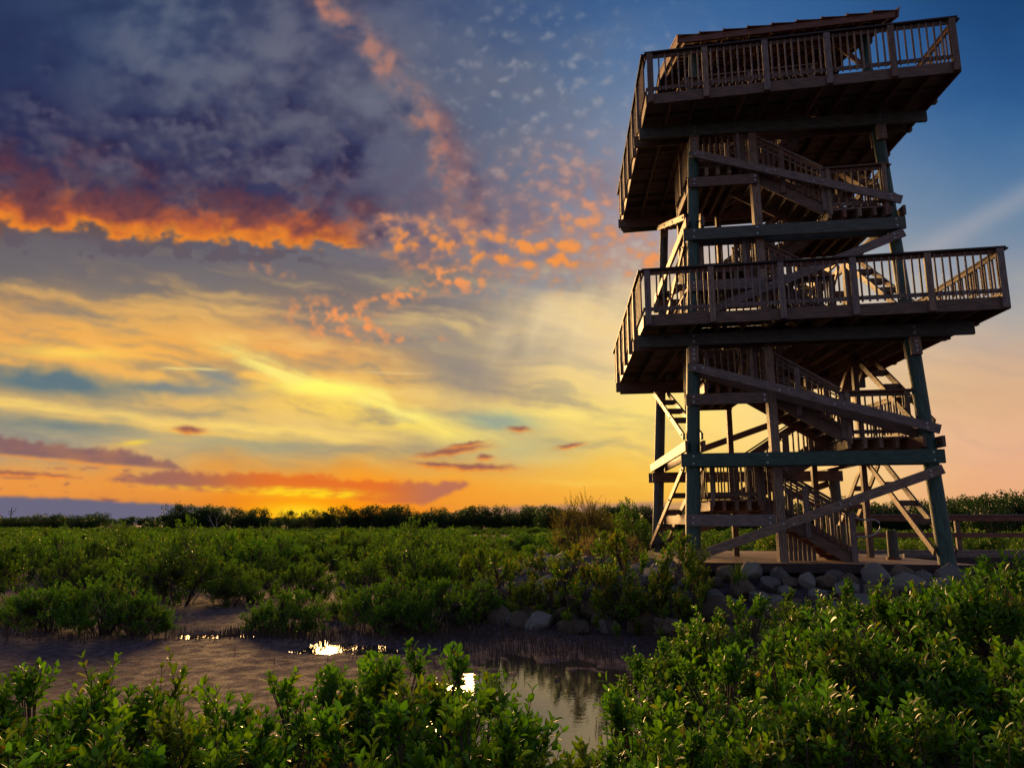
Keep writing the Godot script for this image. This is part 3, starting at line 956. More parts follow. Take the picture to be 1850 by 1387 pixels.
func stair_flight(tower: Node3D, ua: float, ub: float, w0: float, w1: float, h0: float, h1: float) -> void:
	var f := part(tower, "stair_flight")
	var n := 8
	var rise := (h1 - h0) / n
	var go := (ub - ua) / (n - 1)
	for k in n - 1:
		var u := ua + go * (k + 0.5)
		timber(f, "tread", T(u, w0 + 0.03, h0 + rise * (k + 1) - 0.02), T(u, w1 - 0.03, h0 + rise * (k + 1) - 0.02), 0.04, absf(go) + 0.02, pick(["wood_brown", "wood_grey"]))
		timber(f, "riser", T(u - go * 0.46, w0 + 0.05, h0 + rise * (k + 0.5) - 0.02), T(u - go * 0.46, w1 - 0.05, h0 + rise * (k + 0.5) - 0.02), rise - 0.05, 0.02, mats["wood_dark"])
	for w in [w0, w1]:
		var mat := pick(["wood_brown", "wood_red"])
		var a := T(ua - go * 0.1, w, h0 + 0.02)
		var b := T(ub, w, h1 - rise + 0.02)
		timber(f, "stringer", a, b, 0.29, 0.05, mat)
		var side := (T(0, -1, 0) - T(0, 0, 0)).normalized() * (1.0 if w == w0 else -1.0) * 0.045
		var ra := T(ua, w, h0 + rise) + side
		var rb := T(ub, w, h1) + side
		var mid := (ra + rb) / 2.0
		timber(f, "newel_post", T(ua, w, h0 - 0.02) + side, ra + Vector3(0, 0.92, 0), 0.13, 0.09, pick(["wood_grey", "wood_brown"]), (rb - ra).normalized())
		timber(f, "newel_post", rb - Vector3(0, 0.3, 0), rb + Vector3(0, 1.0, 0), 0.13, 0.09, pick(["wood_grey", "wood_brown"]), (rb - ra).normalized())
		timber(f, "newel_post", mid - Vector3(0, 0.25, 0), mid + Vector3(0, 0.92, 0), 0.13, 0.09, pick(["wood_grey", "wood_brown"]), (rb - ra).normalized())
		timber(f, "cap_rail", ra + Vector3(0, 0.96, 0), rb + Vector3(0, 0.96, 0), 0.04, 0.14, pick(["wood_brown", "wood_grey"]))
		timber(f, "upper_rail", ra + Vector3(0, 0.86, 0), rb + Vector3(0, 0.86, 0), 0.09, 0.04, pick(["wood_brown", "wood_red"]))
		timber(f, "lower_rail", ra + Vector3(0, 0.06, 0), rb + Vector3(0, 0.06, 0), 0.09, 0.04, pick(["wood_brown", "wood_red"]))
		for k in range(1, 15):
			if k == 7 or k == 8:
				continue
			var p := ra.lerp(rb, k / 15.0) + side * 0.85
			add_box(loose, Transform3D(along_basis(p, p + Vector3.UP, Vector3(1, 0, 0)), p + Vector3(0, 0.42, 0) - base_at), Vector3(0.46, 0.018, 0.018), Vector2(rng.randf(), rng.randf()))
		tube(f, "grab_rail", [ra + side * -1.6 + Vector3(0, 0.78, 0), rb + side * -1.6 + Vector3(0, 0.78, 0)], [0.019, 0.019], 8, mats["steel"])

func stair_landing(tower: Node3D, u0: float, u1: float, w0: float, w1: float, h: float, left: bool) -> void:
	var l := part(tower, "stair_landing")
	var n := roundi((u1 - u0) / 0.33)
	for k in n + 1:
		var u := lerpf(u0 + 0.05, u1 - 0.05, float(k) / n)
		timber(l, "joist", T(u, w0 - 0.12, h - 0.04 - 0.11), T(u, w1, h - 0.04 - 0.11), 0.22, 0.085, pick(["wood_brown", "wood_red", "wood_pale"]))
	var w := w0
	while w < w1:
		timber(l, "plank", T(u0, w, h - 0.019), T(u1, w, h - 0.019), 0.038, 0.138, pick(["wood_brown", "wood_grey"]))
		w += 0.146
	timber(l, "ledger", T(u0, w1 + 0.03, h - 0.17), T(u1, w1 + 0.03, h - 0.17), 0.26, 0.05, mats["wood_brown"])
	var fr := (T(0, -1, 0) - T(0, 0, 0)).normalized()
	var lf := (T(-1, 0, 0) - T(0, 0, 0)).normalized()
	railing(tower, T(u0, w0, h), T(u1, w0, h), fr, 1, false, true, 0.15, true)
	railing(tower, T(u0, w1, h), T(u1, w1, h), -fr, 1, false, true, 0.15, true)
	var e := u0 if left else u1
	railing(tower, T(e, w0, h), T(e, w1, h), lf if left else -lf, 2, false, false, 0.15, true)

# two planks that clasp both legs, blocks between them
func ladder_brace(tower: Node3D, i: int, j: int, t0: float, h0: float, t1: float, h1: float) -> void:
	var b := part(tower, "ladder_brace")
	for off in [0.21, -0.21]:
		timber(b, "brace_plank", on_face(i, j, t0, h0, off), on_face(i, j, t1, h1, off), 0.15, 0.05, pick(["wood_red", "wood_brown", "wood_pale"]))
	for k in [0.3, 0.5, 0.72]:
		var t := lerpf(t0, t1, k)
		var h := lerpf(h0, h1, k)
		timber(b, "spacer_block", on_face(i, j, t, h, 0.184), on_face(i, j, t, h, -0.184), 0.13, 0.22, mats["wood_brown"])
	for k in [0.03, 0.35, 0.66, 0.97]:
		var t := lerpf(t0, t1, k)
		var h := lerpf(h0, h1, k)
		bolts.append([on_face(i, j, t, h, 0.236), on_face(i, j, t, h, 1.0) - on_face(i, j, t, h, 0.0)])

func build_tower() -> void:
	rng.seed = 401
	var tower := thing("observation_tower", T(2.4, 2.8, 0), "tall open timber observation tower with two railed decks, zigzag stairs and green round legs", "tower")
	for i in 4:
		var pts := []
		var rad := []
		for k in 9:
			var h := lerpf(-0.6, 13.4, k / 8.0)
			pts.append(leg_at(i, h))
			rad.append(lerpf(0.172, 0.125, k / 8.0) * (1.0 + 0.03 * sin(k * 2.3 + i)))
		tube(tower, "leg", pts, rad, 20, mats["wood_green"] if i < 2 else mats["wood_greengrey"])
	for m in 2:
		var H := m * FLOOR
		var main_mat: Material = mats["wood_green"] if m == 0 else mats["wood_greengrey"]
		# front
		timber(tower, "main_beam", on_face(0, 1, -0.055, H + 2.28, 0.21), on_face(0, 1, 1.045, H + 2.28, 0.21), 0.30, 0.075, main_mat)
		timber(tower, "main_beam", on_face(0, 1, -0.03, H + 2.28, -0.21), on_face(0, 1, 1.03, H + 2.28, -0.21), 0.30, 0.075, mats["wood_greengrey"])
		for t in [0.0, 0.32, 1.0]:
			bolt_pair(0, 1, t, H + 2.28, 0.25, 0.085)
		timber(tower, "landing_beam", on_face(0, 1, -0.035, H + 3.70, 0.205), on_face(0, 1, 0.335, H + 3.70, 0.205), 0.26, 0.065, mats["wood_brown"])
		timber(tower, "landing_beam", on_face(0, 1, -0.03, H + 0.92, 0.205), on_face(0, 1, 0.345, H + 0.92, 0.205), 0.26, 0.065, mats["wood_grey"])
		for t in [0.0, 0.32]:
			bolt_pair(0, 1, t, H + 3.70, 0.24, 0.06)
			bolt_pair(0, 1, t, H + 0.92, 0.24, 0.06)
		timber(tower, "diagonal_brace", on_face(0, 1, -0.02, H + 4.50, 0.28), on_face(0, 1, 1.04, H + 2.86, 0.28), 0.20, 0.065, mats["wood_grey"])
		timber(tower, "diagonal_brace", on_face(0, 1, 0.02, H + 4.42, -0.21), on_face(0, 1, 1.0, H + 2.80, -0.21), 0.20, 0.065, mats["wood_brown"])
		timber(tower, "diagonal_brace", on_face(0, 1, -0.03, H + 0.06, 0.28), on_face(0, 1, 1.025, H + 2.0, 0.28), 0.20, 0.065, mats["wood_pale"] if m == 0 else mats["wood_grey"])
		for k in [0.04, 0.40, 0.62, 0.95]:
			bolt_pair(0, 1, lerpf(-0.02, 1.04, k), H + lerpf(4.50, 2.86, k), 0.315, 0.05, k != 0.95)
			bolt_pair(0, 1, lerpf(-0.03, 1.025, k), H + lerpf(0.06, 2.0, k), 0.315, 0.05, k != 0.95)
		# back
		timber(tower, "main_beam", on_face(2, 3, -0.06, H + 2.28, 0.2), on_face(2, 3, 1.06, H + 2.28, 0.2), 0.30, 0.075, mats["wood_grey"])
		timber(tower, "main_beam", on_face(2, 3, -0.04, H + 2.28, -0.2), on_face(2, 3, 1.04, H + 2.28, -0.2), 0.30, 0.075, mats["wood_brown"])
		timber(tower, "diagonal_brace", on_face(2, 3, 0.0, H + 0.2, 0.26), on_face(2, 3, 1.0, H + 2.1, 0.26), 0.19, 0.065, mats["wood_brown"])
		timber(tower, "diagonal_brace", on_face(2, 3, 0.0, H + 2.7, 0.26), on_face(2, 3, 1.0, H + 4.5, 0.26), 0.19, 0.065, mats["wood_brown"])
		# sides
		for s in [[0, 2], [1, 3]]:
			for off in [0.2, -0.2]:
				timber(tower, "side_beam", on_face(s[0], s[1], -0.05, H + 2.60, off), on_face(s[0], s[1], 1.06, H + 2.60, off), 0.24, 0.065, pick(["wood_red", "wood_brown"]))
		timber(tower, "side_beam", on_face(0, 2, -0.03, H + 0.95, -0.2), on_face(0, 2, 1.06, H + 0.95, -0.2), 0.24, 0.065, mats["wood_red"])
		ladder_brace(tower, 0, 2, 0.0, H + 2.15, 1.0, H + 0.15)
		ladder_brace(tower, 0, 2, 0.0, H + 2.85, 1.0, H + 5.0)
		ladder_brace(tower, 1, 3, 0.0, H + 0.25, 0.47, H + 2.4)
		ladder_brace(tower, 1, 3, 1.0, H + 0.25, 0.53, H + 2.4)
		ladder_brace(tower, 1, 3, 0.0, H + 3.05, 0.47, H + 5.25)
		ladder_brace(tower, 1, 3, 1.0, H + 3.05, 0.53, H + 5.25)
		# bearers under the viewing deck, caps on the legs
		var hb := H + FLOOR - 0.43
		var ul := -1.36 if m == 0 else -1.45
		var ur := 6.02 if m == 0 else 5.86
		for q in [0, 2]:
			for off in [0.21, -0.21]:
				var a := on_face(q, q + 1, 0.0, hb, off)
				var b := on_face(q, q + 1, 1.0, hb, off)
				var dir := (b - a).normalized()
				timber(tower, "deck_bearer", a - dir * (absf(ul) - 0.05 + (0.12 if off < 0 else 0.0)), b + dir * (ur - 4.75 + (-0.35 if off < 0 else 0.0)), 0.30, 0.09, mats["wood_greengrey"] if off > 0 else mats["wood_brown"])
			for t in [0.0, 1.0]:
				for off in [0.205, -0.205]:
					timber(tower, "bearing_block", on_face(q, q + 1, t, hb - 0.16, off), on_face(q, q + 1, t, hb - 0.58, off), 0.23, 0.085, mats["wood_pale"], on_face(q, q + 1, 1.0, hb, 0) - on_face(q, q + 1, 0.0, hb, 0))
				for z in [-0.27, -0.38, -0.49]:
					bolts.append([on_face(q, q + 1, t, hb + z, 0.255), on_face(q, q + 1, t, hb, 1.0) - on_face(q, q + 1, t, hb, 0.0)])
				bolt_pair(q, q + 1, t, hb, 0.262, 0.07)
		# stairs: two lanes, four flights to a storey
		var step := FLOOR / 4.0
		for k in 4:
			if k % 2 == 0:
				stair_flight(tower, 3.25, 1.35, 0.35, 1.45, H + step * k, H + step * (k + 1))
			else:
				stair_flight(tower, 1.35, 3.25, 1.65, 2.75, H + step * k, H + step * (k + 1))
		stair_landing(tower, 0.12, 1.35, 0.30, 2.80, H + step, true)
		stair_landing(tower, 3.25, 4.72, 0.30, 2.80, H + step * 2, false)
		stair_landing(tower, 0.12, 1.35, 0.30, 2.80, H + step * 3, true)
	# square posts that carry the stairs
	for q in [[1.62, -0.02, 0.20, "wood_pale"], [1.28, 2.95, 0.14, "wood_brown"], [3.38, 2.95, 0.14, "wood_brown"], [0.2, 2.95, 0.14, "wood_brown"], [4.6, 2.95, 0.14, "wood_brown"]]:
		for m in 2:
			var lo: float = T(q[0], q[1], -0.05 + m * (FLOOR - 0.25)).y
			var back: float = 0.0 if q[1] > 1.0 else 0.35
			timber(tower, "stair_post", T(q[0], q[1] + back * m * 0.5, -0.05 if m == 0 else FLOOR - 0.3), T(q[0], q[1] + back * (m + 1) * 0.5, FLOOR - 0.3 if m == 0 else FLOOR * 2.0 - 0.3), q[2], q[2], mats[q[3]], Vector3(0, 0, 1))
	viewing_deck(tower, FLOOR, -1.39, 6.24, -1.08, 7.4, Rect2(0.0, 0.30, 3.25, 2.5), Rect2())
	viewing_deck(tower, FLOOR * 2.0, -1.14, 5.87, -1.07, 6.8, Rect2(0.0, 0.30, 3.25, 2.5), Rect2())
	build_roof(tower)
	# steel return of the hand rail at the foot of the stairs
	var foot := T(3.3, 0.25, 0)
	var loop := []
	for q in [[0.0, 0.98], [0.12, 0.95], [0.25, 0.93], [0.40, 0.94], [0.50, 0.88], [0.52, 0.76], [0.44, 0.64], [0.3, 0.58], [0.12, 0.56], [0.0, 0.56]]:
		loop.append(foot + (T(1, 0, 0) - T(0, 0, 0)) * q[0] + Vector3(0, q[1], 0))
	var rr := []
	rr.resize(loop.size())
	rr.fill(0.019)
	tube(tower, "handrail_return", loop, rr, 10, mats["steel"])
	# slatted box under the lowest flight
	var crate := part(tower, "slatted_screen")
	for k in 6:
		timber(crate, "slat", T(1.95 + 0.1 * k, 0.5, 0.01), T(1.95 + 0.1 * k, 0.5, 0.62 - 0.06 * k), 0.085, 0.02, mats["wood_brown"], Vector3(1, 0, 0))
	# bolts
	var bm := Bag.new()
	add_tube(bm, [Vector3.ZERO, Vector3(0.012, 0, 0)], [0.028, 0.028], 12)
	add_tube(bm, [Vector3(0.012, 0, 0), Vector3(0.035, 0, 0)], [0.02, 0.018], 6)
	var bolt := bm.mesh()
	for q in bolts:
		put(tower, "bolt", bolt, mats["steel"], Transform3D(along_basis(Vector3.ZERO, q[1].normalized()), q[0]))
	var lo := MeshInstance3D.new()
	lo.name = "stair_balusters"
	lo.mesh = loose.mesh()
	lo.material_override = mats["wood_brown"]
	lo.set_meta("kind", "stuff")
	tower.add_child(lo)

func build_roof(tower: Node3D) -> void:
	var r := part(tower, "roof")
	var eave := 13.2
	var ridge := 14.3
	var u0 := -0.12
	var u1 := 5.05
	for s in 2:
		var we := -0.15 if s == 0 else 6.45
		var wr := 3.15
		for k in 10:
			var u := lerpf(u0 + 0.12, u1 - 0.12, k / 9.0)
			timber(r, "rafter", T(u, we, eave), T(u, wr, ridge), 0.15, 0.05, mats["wood_red"])
		for k in 9:
			var w := lerpf(we, wr, (k + 0.2) / 9.0)
			var h := lerpf(eave, ridge, (k + 0.2) / 9.0) + 0.095
			timber(r, "batten", T(u0 - 0.02, w, h), T(u1 + 0.02, w, h), 0.03, 0.09, mats["wood_dark"])
		for k in 9:
			var u := lerpf(u0 - 0.1, u1 + 0.1, (k + 0.5) / 9.0)
			var a := T(u, we + (-0.1 if s == 0 else 0.1), eave + 0.085)
			var b := T(u, wr, ridge + 0.125)
			timber(r, "roof_sheet", a, b, 0.012, (u1 - u0 + 0.2) / 9.0 - 0.002, mats["roof_metal"])
			var rib := (T(1, 0, 0) - T(0, 0, 0)) * (u1 - u0 + 0.2) / 18.0
			timber(r, "roof_rib", a + rib + Vector3(0, 0.03, 0), b + rib + Vector3(0, 0.03, 0), 0.05, 0.025, mats["roof_metal"])
		timber(r, "fascia_board", T(u0 - 0.02, we - (0.03 if s == 0 else -0.03), eave - 0.01), T(u1 + 0.02, we - (0.03 if s == 0 else -0.03), eave - 0.01), 0.17, 0.035, mats["wood_red"])
		for e in [u0 - 0.06, u1 + 0.06]:
			timber(r, "barge_board", T(e, we - (0.1 if s == 0 else -0.1), eave - 0.02), T(e, wr, ridge), 0.2, 0.035, mats["wood_red"])
	var li := [0, 2]
	for q in li:
		timber(r, "roof_beam", on_face(q, q + 1, -0.05, 13.3, 0.0) + Vector3(0, 0.02, 0), on_face(q, q + 1, 1.05, 13.3, 0.0) + Vector3(0, 0.02, 0), 0.24, 0.14, mats["wood_brown"])
		for t in [0.0, 1.0]:
			var sg := 1.0 if t == 0.0 else -1.0
			timber(r, "knee_brace", on_face(q, q + 1, t + sg * 0.02, 12.5, 0.0), on_face(q, q + 1, t + sg * 0.16, 13.25, 0.0), 0.13, 0.06, mats["wood_red"])
	timber(r, "ridge_beam", T(u0 + 0.1, 3.15, ridge - 0.05), T(u1 - 0.1, 3.15, ridge - 0.05), 0.22, 0.07, mats["wood_brown"])

func build_boardwalk() -> void:
	rng.seed = 55
	var g := thing("ground_deck", T(2.4, 2, 0), "tan plank deck at ground level under the tower", "deck")
	var w := -0.45
	while w < 7.0:
		timber(g, "plank", T(-0.5, w, -0.02), T(5.35, w, -0.02), 0.04, 0.138, mats["wood_tan"])
		w += 0.146
	timber(g, "edge_board", T(-0.52, -0.54, -0.1), T(5.37, -0.54, -0.1), 0.2, 0.04, mats["wood_dark"])
	timber(g, "edge_board", T(-0.54, -0.52, -0.1), T(-0.54, 7.0, -0.1), 0.2, 0.04, mats["wood_dark"])
	timber(g, "edge_board", T(5.39, -0.52, -0.1), T(5.39, 7.0, -0.1), 0.2, 0.04, mats["wood_dark"])
	var b := thing("boardwalk", Vector3(16, DECK_Y, -20.5), "timber boardwalk with post and rail sides leading away from the tower", "boardwalk")
	var y := DECK_Y - 0.025
	var x := 10.05
	while x < 42.0:
		timber(b, "plank", Vector3(x, y, -19.3), Vector3(x, y, -21.9), 0.04, 0.138, pick(["wood_grey", "wood_pale"]))
		x += 0.146
	for z in [-19.28, -21.92]:
		timber(b, "kerb_board", Vector3(10, y + 0.07, z), Vector3(42, y + 0.07, z), 0.1, 0.09, mats["wood_grey"])
		timber(b, "side_board", Vector3(10, y - 0.12, z + (0.05 if z > -20 else -0.05)), Vector3(42, y - 0.12, z + (0.05 if z > -20 else -0.05)), 0.24, 0.045, mats["wood_dark"])
	var z := -21.9
	timber(b, "top_rail", Vector3(9.7, DECK_Y + 1.0, z), Vector3(42, DECK_Y + 1.0, z), 0.16, 0.045, mats["wood_red"])
	timber(b, "cap_rail", Vector3(9.7, DECK_Y + 1.1, z), Vector3(42, DECK_Y + 1.1, z), 0.04, 0.15, mats["wood_grey"])
	timber(b, "middle_rail", Vector3(9.7, DECK_Y + 0.52, z), Vector3(42, DECK_Y + 0.52, z), 0.14, 0.045, mats["wood_red"])
	for k in 11:
		timber(b, "post", Vector3(10.0 + 3.05 * k, DECK_Y - 0.6, z - 0.075), Vector3(10.0 + 3.05 * k, DECK_Y + 1.07, z - 0.075), 0.14, 0.09, mats["wood_brown"], Vector3(1, 0, 0))
	for q in [[Vector3(9.2, DECK_Y, -18.2), 0.66, "low round timber bollard standing on the deck behind the leg nearest the boardwalk"], [Vector3(8.9, DECK_Y, -20.3), 0.78, "low round timber bollard standing farther back near the boardwalk rail"]]:
		var o := thing("bollard", q[0], q[2], "bollard", "timber bollards")
		tube(o, "post", [q[0], q[0] + Vector3(0, q[1] * 0.5, 0), q[0] + Vector3(0, q[1], 0), q[0] + Vector3(0, q[1] + 0.03, 0)], [0.125, 0.122, 0.118, 0.09], 18, mats["wood_greengrey"])
		tube(o, "foot_collar", [q[0] + Vector3(0, 0.0, 0), q[0] + Vector3(0, 0.06, 0)], [0.17, 0.165], 18, mats["wood_red"])

# ---------------------------------------------------------------- plants
func leaf_tint(r: RandomNumberGenerator, kind: String) -> Color:
	var c := Color(0.055, 0.14, 0.020)
	var t := r.randf()
	match kind:
		"fresh":
			c = [Color(0.10, 0.25, 0.012), Color(0.07, 0.20, 0.012), Color(0.16, 0.29, 0.014), Color(0.05, 0.15, 0.014)][r.randi() % 4]
			if t < 0.035:
				c = [Color(0.34, 0.24, 0.02), Color(0.20, 0.09, 0.03)][r.randi() % 2]
		"dull":
			c = [Color(0.08, 0.18, 0.016), Color(0.105, 0.205, 0.018), Color(0.055, 0.135, 0.016), Color(0.145, 0.225, 0.02)][r.randi() % 4]
			if t < 0.02:
				c = Color(0.20, 0.12, 0.02)
		"gold":
			c = [Color(0.12, 0.26, 0.012), Color(0.19, 0.25, 0.016), Color(0.085, 0.22, 0.012)][r.randi() % 3]
			if t < 0.11:
				c = Color(0.36, 0.17, 0.02)
		"olive":
			c = [Color(0.24, 0.20, 0.03), Color(0.18, 0.17, 0.03), Color(0.26, 0.18, 0.04)][r.randi() % 3]
		"fluff":
			c = [Color(0.50, 0.36, 0.30), Color(0.42, 0.30, 0.26), Color(0.30, 0.22, 0.16)][r.randi() % 3]
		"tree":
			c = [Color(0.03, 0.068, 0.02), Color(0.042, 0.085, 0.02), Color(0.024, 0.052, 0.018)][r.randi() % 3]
	return c * r.randf_range(0.65, 1.3)

func add_leaf(g: Bag, p: Vector3, dir: Vector3, side: Vector3, ln: float, wd: float, c: Color, fine: bool) -> void:
	var nrm := side.cross(dir).normalized()
	if not fine:
		var a := p
		var l := p + dir * ln * 0.5 - side * wd + nrm * wd * 0.3
		var r := p + dir * ln * 0.5 + side * wd + nrm * wd * 0.3
		var t := p + dir * ln
		g.v.append_array([a, l, t, a, t, r])
		var n1 := (nrm + side * 0.3).normalized()
		var n2 := (nrm - side * 0.3).normalized()
		g.n.append_array([n1, n1, n1, n2, n2, n2])
		g.c.append_array([c, c, c, c, c, c])
		return
	var m1 := p + dir * ln * 0.36
	var m2 := p + dir * ln * 0.74 - nrm * ln * 0.03
	var tip := p + dir * ln - nrm * ln * 0.10
	var fold := nrm * wd * 0.28
	var l1 := m1 - side * wd * 0.92 + fold
	var r1 := m1 + side * wd * 0.92 + fold
	var l2 := m2 - side * wd * 0.86 + fold
	var r2 := m2 + side * wd * 0.86 + fold
	var na := (nrm + side * 0.26).normalized()
	var nb := (nrm - side * 0.26).normalized()
	g.v.append_array([p, l1, m1, m1, l1, l2, m1, l2, m2, m2, l2, tip, p, m1, r1, m1, r2, r1, m1, m2, r2, m2, tip, r2])
	for k in 12:
		g.n.append(na)
	for k in 12:
		g.n.append(nb)
	for k in 24:
		g.c.append(c)

# a shrub of upright leafy shoots: [foliage mesh, stem mesh]
func shrub(sd: int, R: float, H: float, shoots: int, pairs: int, ln: float, fine: bool, kind: String, shoot_len := 0.26, lumps := 0.26) -> Array:
	var r := RandomNumberGenerator.new()
	r.seed = sd
	var g := Bag.new()
	var s := Bag.new()
	var forks := []
	for k in maxi(5, shoots / 26):
		var an := r.randf() * TAU
		var out := sqrt(r.randf()) * R * 0.62
		forks.append(Vector3(cos(an) * out, H * r.randf_range(0.38, 0.62), sin(an) * out))
		var foot := Vector3(cos(an) * out * 0.35, -0.05, sin(an) * out * 0.35)
		var bend: Vector3 = foot.lerp(forks[k], 0.5) + Vector3(r.randf_range(-0.05, 0.05), 0, r.randf_range(-0.05, 0.05))
		add_tube(s, [foot, bend, forks[k]], [0.014, 0.011, 0.008], 5, false)
	var per := 10
	var centre := Vector3.ZERO
	var face := Vector3.UP
	var reach := R * 0.3
	var clump_tint := Color.WHITE
	for k in shoots:
		if k % per == 0:
			var an := r.randf() * TAU
			var out := pow(r.randf(), 0.5) * R * 0.92
			var bump := 1.0 + lumps * wob.get_noise_2d(cos(an) * out * 2.2 / R + sd, sin(an) * out * 2.2 / R)
			var roof := H * bump * pow(maxf(0.0, 1.0 - pow(out / (R * 1.08), 2.4)), 0.55)
			var deep := pow(r.randf(), 1.5) * (0.95 if out > 0.55 * R else 0.55)
			centre = Vector3(cos(an) * out, maxf(roof * (1.0 - deep), H * 0.16), sin(an) * out)
			face = (Vector3(cos(an), 0, sin(an)) * (out / R) * 0.9 + Vector3(r.randf_range(-0.25, 0.25), 1.0, r.randf_range(-0.25, 0.25))).normalized()
			reach = R * r.randf_range(0.2, 0.44)
			clump_tint = leaf_tint(r, kind)
		var dir0 := (face + Vector3(r.randfn(), r.randfn() * 0.7, r.randfn()) * 0.75).normalized()
		var tip := centre + dir0 * reach * r.randf_range(0.45, 1.05)
		if r.randf() < 0.05:
			tip += face * reach * r.randf_range(0.3, 0.8)
		tip.y = maxf(tip.y, 0.07)
		var lean := (dir0 * 0.95 + Vector3(r.randf_range(-0.25, 0.25), 0.6, r.randf_range(-0.25, 0.25))).normalized()
		var sl := shoot_len * r.randf_range(0.6, 1.25)
		var root := tip - lean * sl
		var near: Vector3 = forks[0]
		for f in forks:
			if f.distance_squared_to(root) < near.distance_squared_to(root):
				near = f
		add_tube(s, [near, root, tip], [0.006, 0.0045, 0.002], 3, false)
		var turn := r.randf() * TAU
		var tint := clump_tint.lerp(leaf_tint(r, kind), 0.4)
		for q in pairs:
			var f := (q + 0.6) / pairs
			var p := root.lerp(tip, f)
			var b := along_basis(Vector3.ZERO, lean)
			var size := ln * r.randf_range(0.62, 1.25) * (1.0 if q < pairs - 1 else 0.8)
			for e in 2:
				var a := turn + q * PI / 2.0 + e * PI + r.randf_range(-0.3, 0.3)
				var outw := b.y * cos(a) + b.z * sin(a)
				var dir := (lean * r.randf_range(0.55, 1.15) + outw * r.randf_range(0.55, 1.0) + Vector3(0, 0.12, 0)).normalized()
				var side := dir.cross(lean).normalized()
				if side.length() < 0.5:
					side = b.y
				side = (side + r.randf_range(-0.35, 0.35) * lean).normalized()
				side = (side - dir * side.dot(dir)).normalized()
				var c := tint.lerp(leaf_tint(r, kind), 0.55)
				add_leaf(g, p, dir, side, size, size * 0.235, c, fine)
	g.uv.clear()
	return [g.mesh(), s.mesh()]

func plant(called: String, at: Vector3, turn: float, size: float, shapes: Array, leaf: Material, label: String, category: String, group: String) -> Node3D:
	var o := thing(called, at, label, category, group)
	base_at = Vector3.ZERO
	put(o, "foliage", shapes[0], leaf, Transform3D.IDENTITY)
	put(o, "stems", shapes[1], mats["bark"], Transform3D.IDENTITY)
	o.rotation.y = turn
	o.scale = Vector3.ONE * size
	return o

const NEAR := [[-2.65, 4.30, 0.55, 1.39], [-2.08, 4.20, 0.60, 1.45], [-1.49, 4.00, 0.50, 1.38], [-1.42, 3.40, 0.50, 1.36], [-1.87, 3.30, 0.50, 1.37], [-1.27, 4.40, 0.60, 1.41], [-0.94, 4.60, 0.60, 1.49], [-0.88, 3.40, 0.50, 1.40], [-0.56, 4.70, 0.60, 1.46], [-0.20, 4.30, 0.42, 1.43], [-0.41, 3.50, 0.55, 1.40], [-0.04, 3.50, 0.40, 1.29], [0.36, 3.80, 0.38, 1.19], [0.76, 4.20, 0.45, 1.31], [0.58, 3.40, 0.42, 1.29], [1.23, 5.00, 0.60, 1.37], [1.91, 5.60, 0.70, 1.43], [1.20, 4.10, 0.55, 1.29], [2.44, 5.60, 0.70, 1.49], [1.76, 4.30, 0.55, 1.33], [2.75, 5.20, 0.70, 1.50], [2.25, 4.20, 0.55, 1.32], [2.99, 4.80, 0.60, 1.56], [2.60, 4.00, 0.50, 1.38], [-2.80, 4.00, 0.50, 1.38], [3.61, 5.00, 0.60, 1.48]]
const SECOND := [[2.49, 8.50, 0.80, 1.26], [3.28, 8.30, 0.90, 1.43], [3.92, 8.00, 0.90, 1.49], [4.34, 7.50, 0.85, 1.58], [4.95, 7.50, 0.80, 1.69], [5.86, 9.60, 0.90, 1.67], [6.77, 10.00, 0.90, 1.72], [1.96, 8.40, 0.70, 1.04], [1.49, 8.00, 0.50, 0.96], [6.61, 9.00, 0.90, 1.72]]
const SPRIGS := [[4.03, 11.40, 0.50, 1.41], [5.01, 11.60, 0.50, 1.59], [4.29, 11.00, 0.55, 1.37], [4.98, 10.80, 0.60, 1.27], [5.80, 11.00, 0.60, 1.34], [3.56, 10.80, 0.50, 1.12]]
const GOLD := [[1.57, 15.80, 0.80, 1.69], [2.43, 15.40, 0.85, 1.83], [3.40, 15.20, 0.80, 1.69], [2.01, 14.90, 0.70, 1.19], [2.92, 14.60, 0.70, 1.10], [-0.33, 18.00, 0.90, 1.29], [0.31, 17.00, 0.70, 1.04], [-0.95, 20.00, 1.00, 1.34], [0.90, 16.40, 0.60, 0.97], [3.82, 15.60, 0.60, 1.36], [1.20, 17.20, 0.70, 1.40], [0.15, 20.00, 0.90, 1.41], [2.2, 17.8, 0.80, 1.85], [0.7, 18.6, 0.80, 1.60], [0.4, 16.6, 0.60, 0.85]]
const FLAT := [[-9.23, 15.40, 1.00, 0.88], [-7.96, 15.00, 1.20, 0.97], [-7.14, 14.70, 0.80, 0.73], [-4.38, 15.30, 0.95, 0.75], [-2.73, 16.00, 1.00, 0.86], [-1.67, 15.80, 0.95, 0.90], [-10.52, 16.40, 0.90, 0.60], [-3.92, 17.20, 0.70, 0.37], [-2.07, 15.00, 0.80, 0.70], [-0.80, 17.00, 0.70, 0.80], [-5.02, 15.60, 0.55, 0.54]]

func set_shrubs(rows: Array, called: String, shapes: Array, own_h: float, labels: Array, group: String, sink := 0.0, trim := 1.03) -> void:
	for i in rows.size():
		var q: Array = rows[i]
		var label: String = labels[mini(i, labels.size() - 1)]
		var y := ground_y(q[0], q[1])
		var k := clampf((q[3] - y) / (own_h * trim), 0.35, 2.2)
		plant(called if called != "" else "mangrove_shrub", Vector3(q[0], y - sink, -q[1]), rng.randf() * TAU, k * rng.randf_range(0.94, 1.04), shapes[rng.randi() % shapes.size()], mats["leaf"], label, "shrub", group)

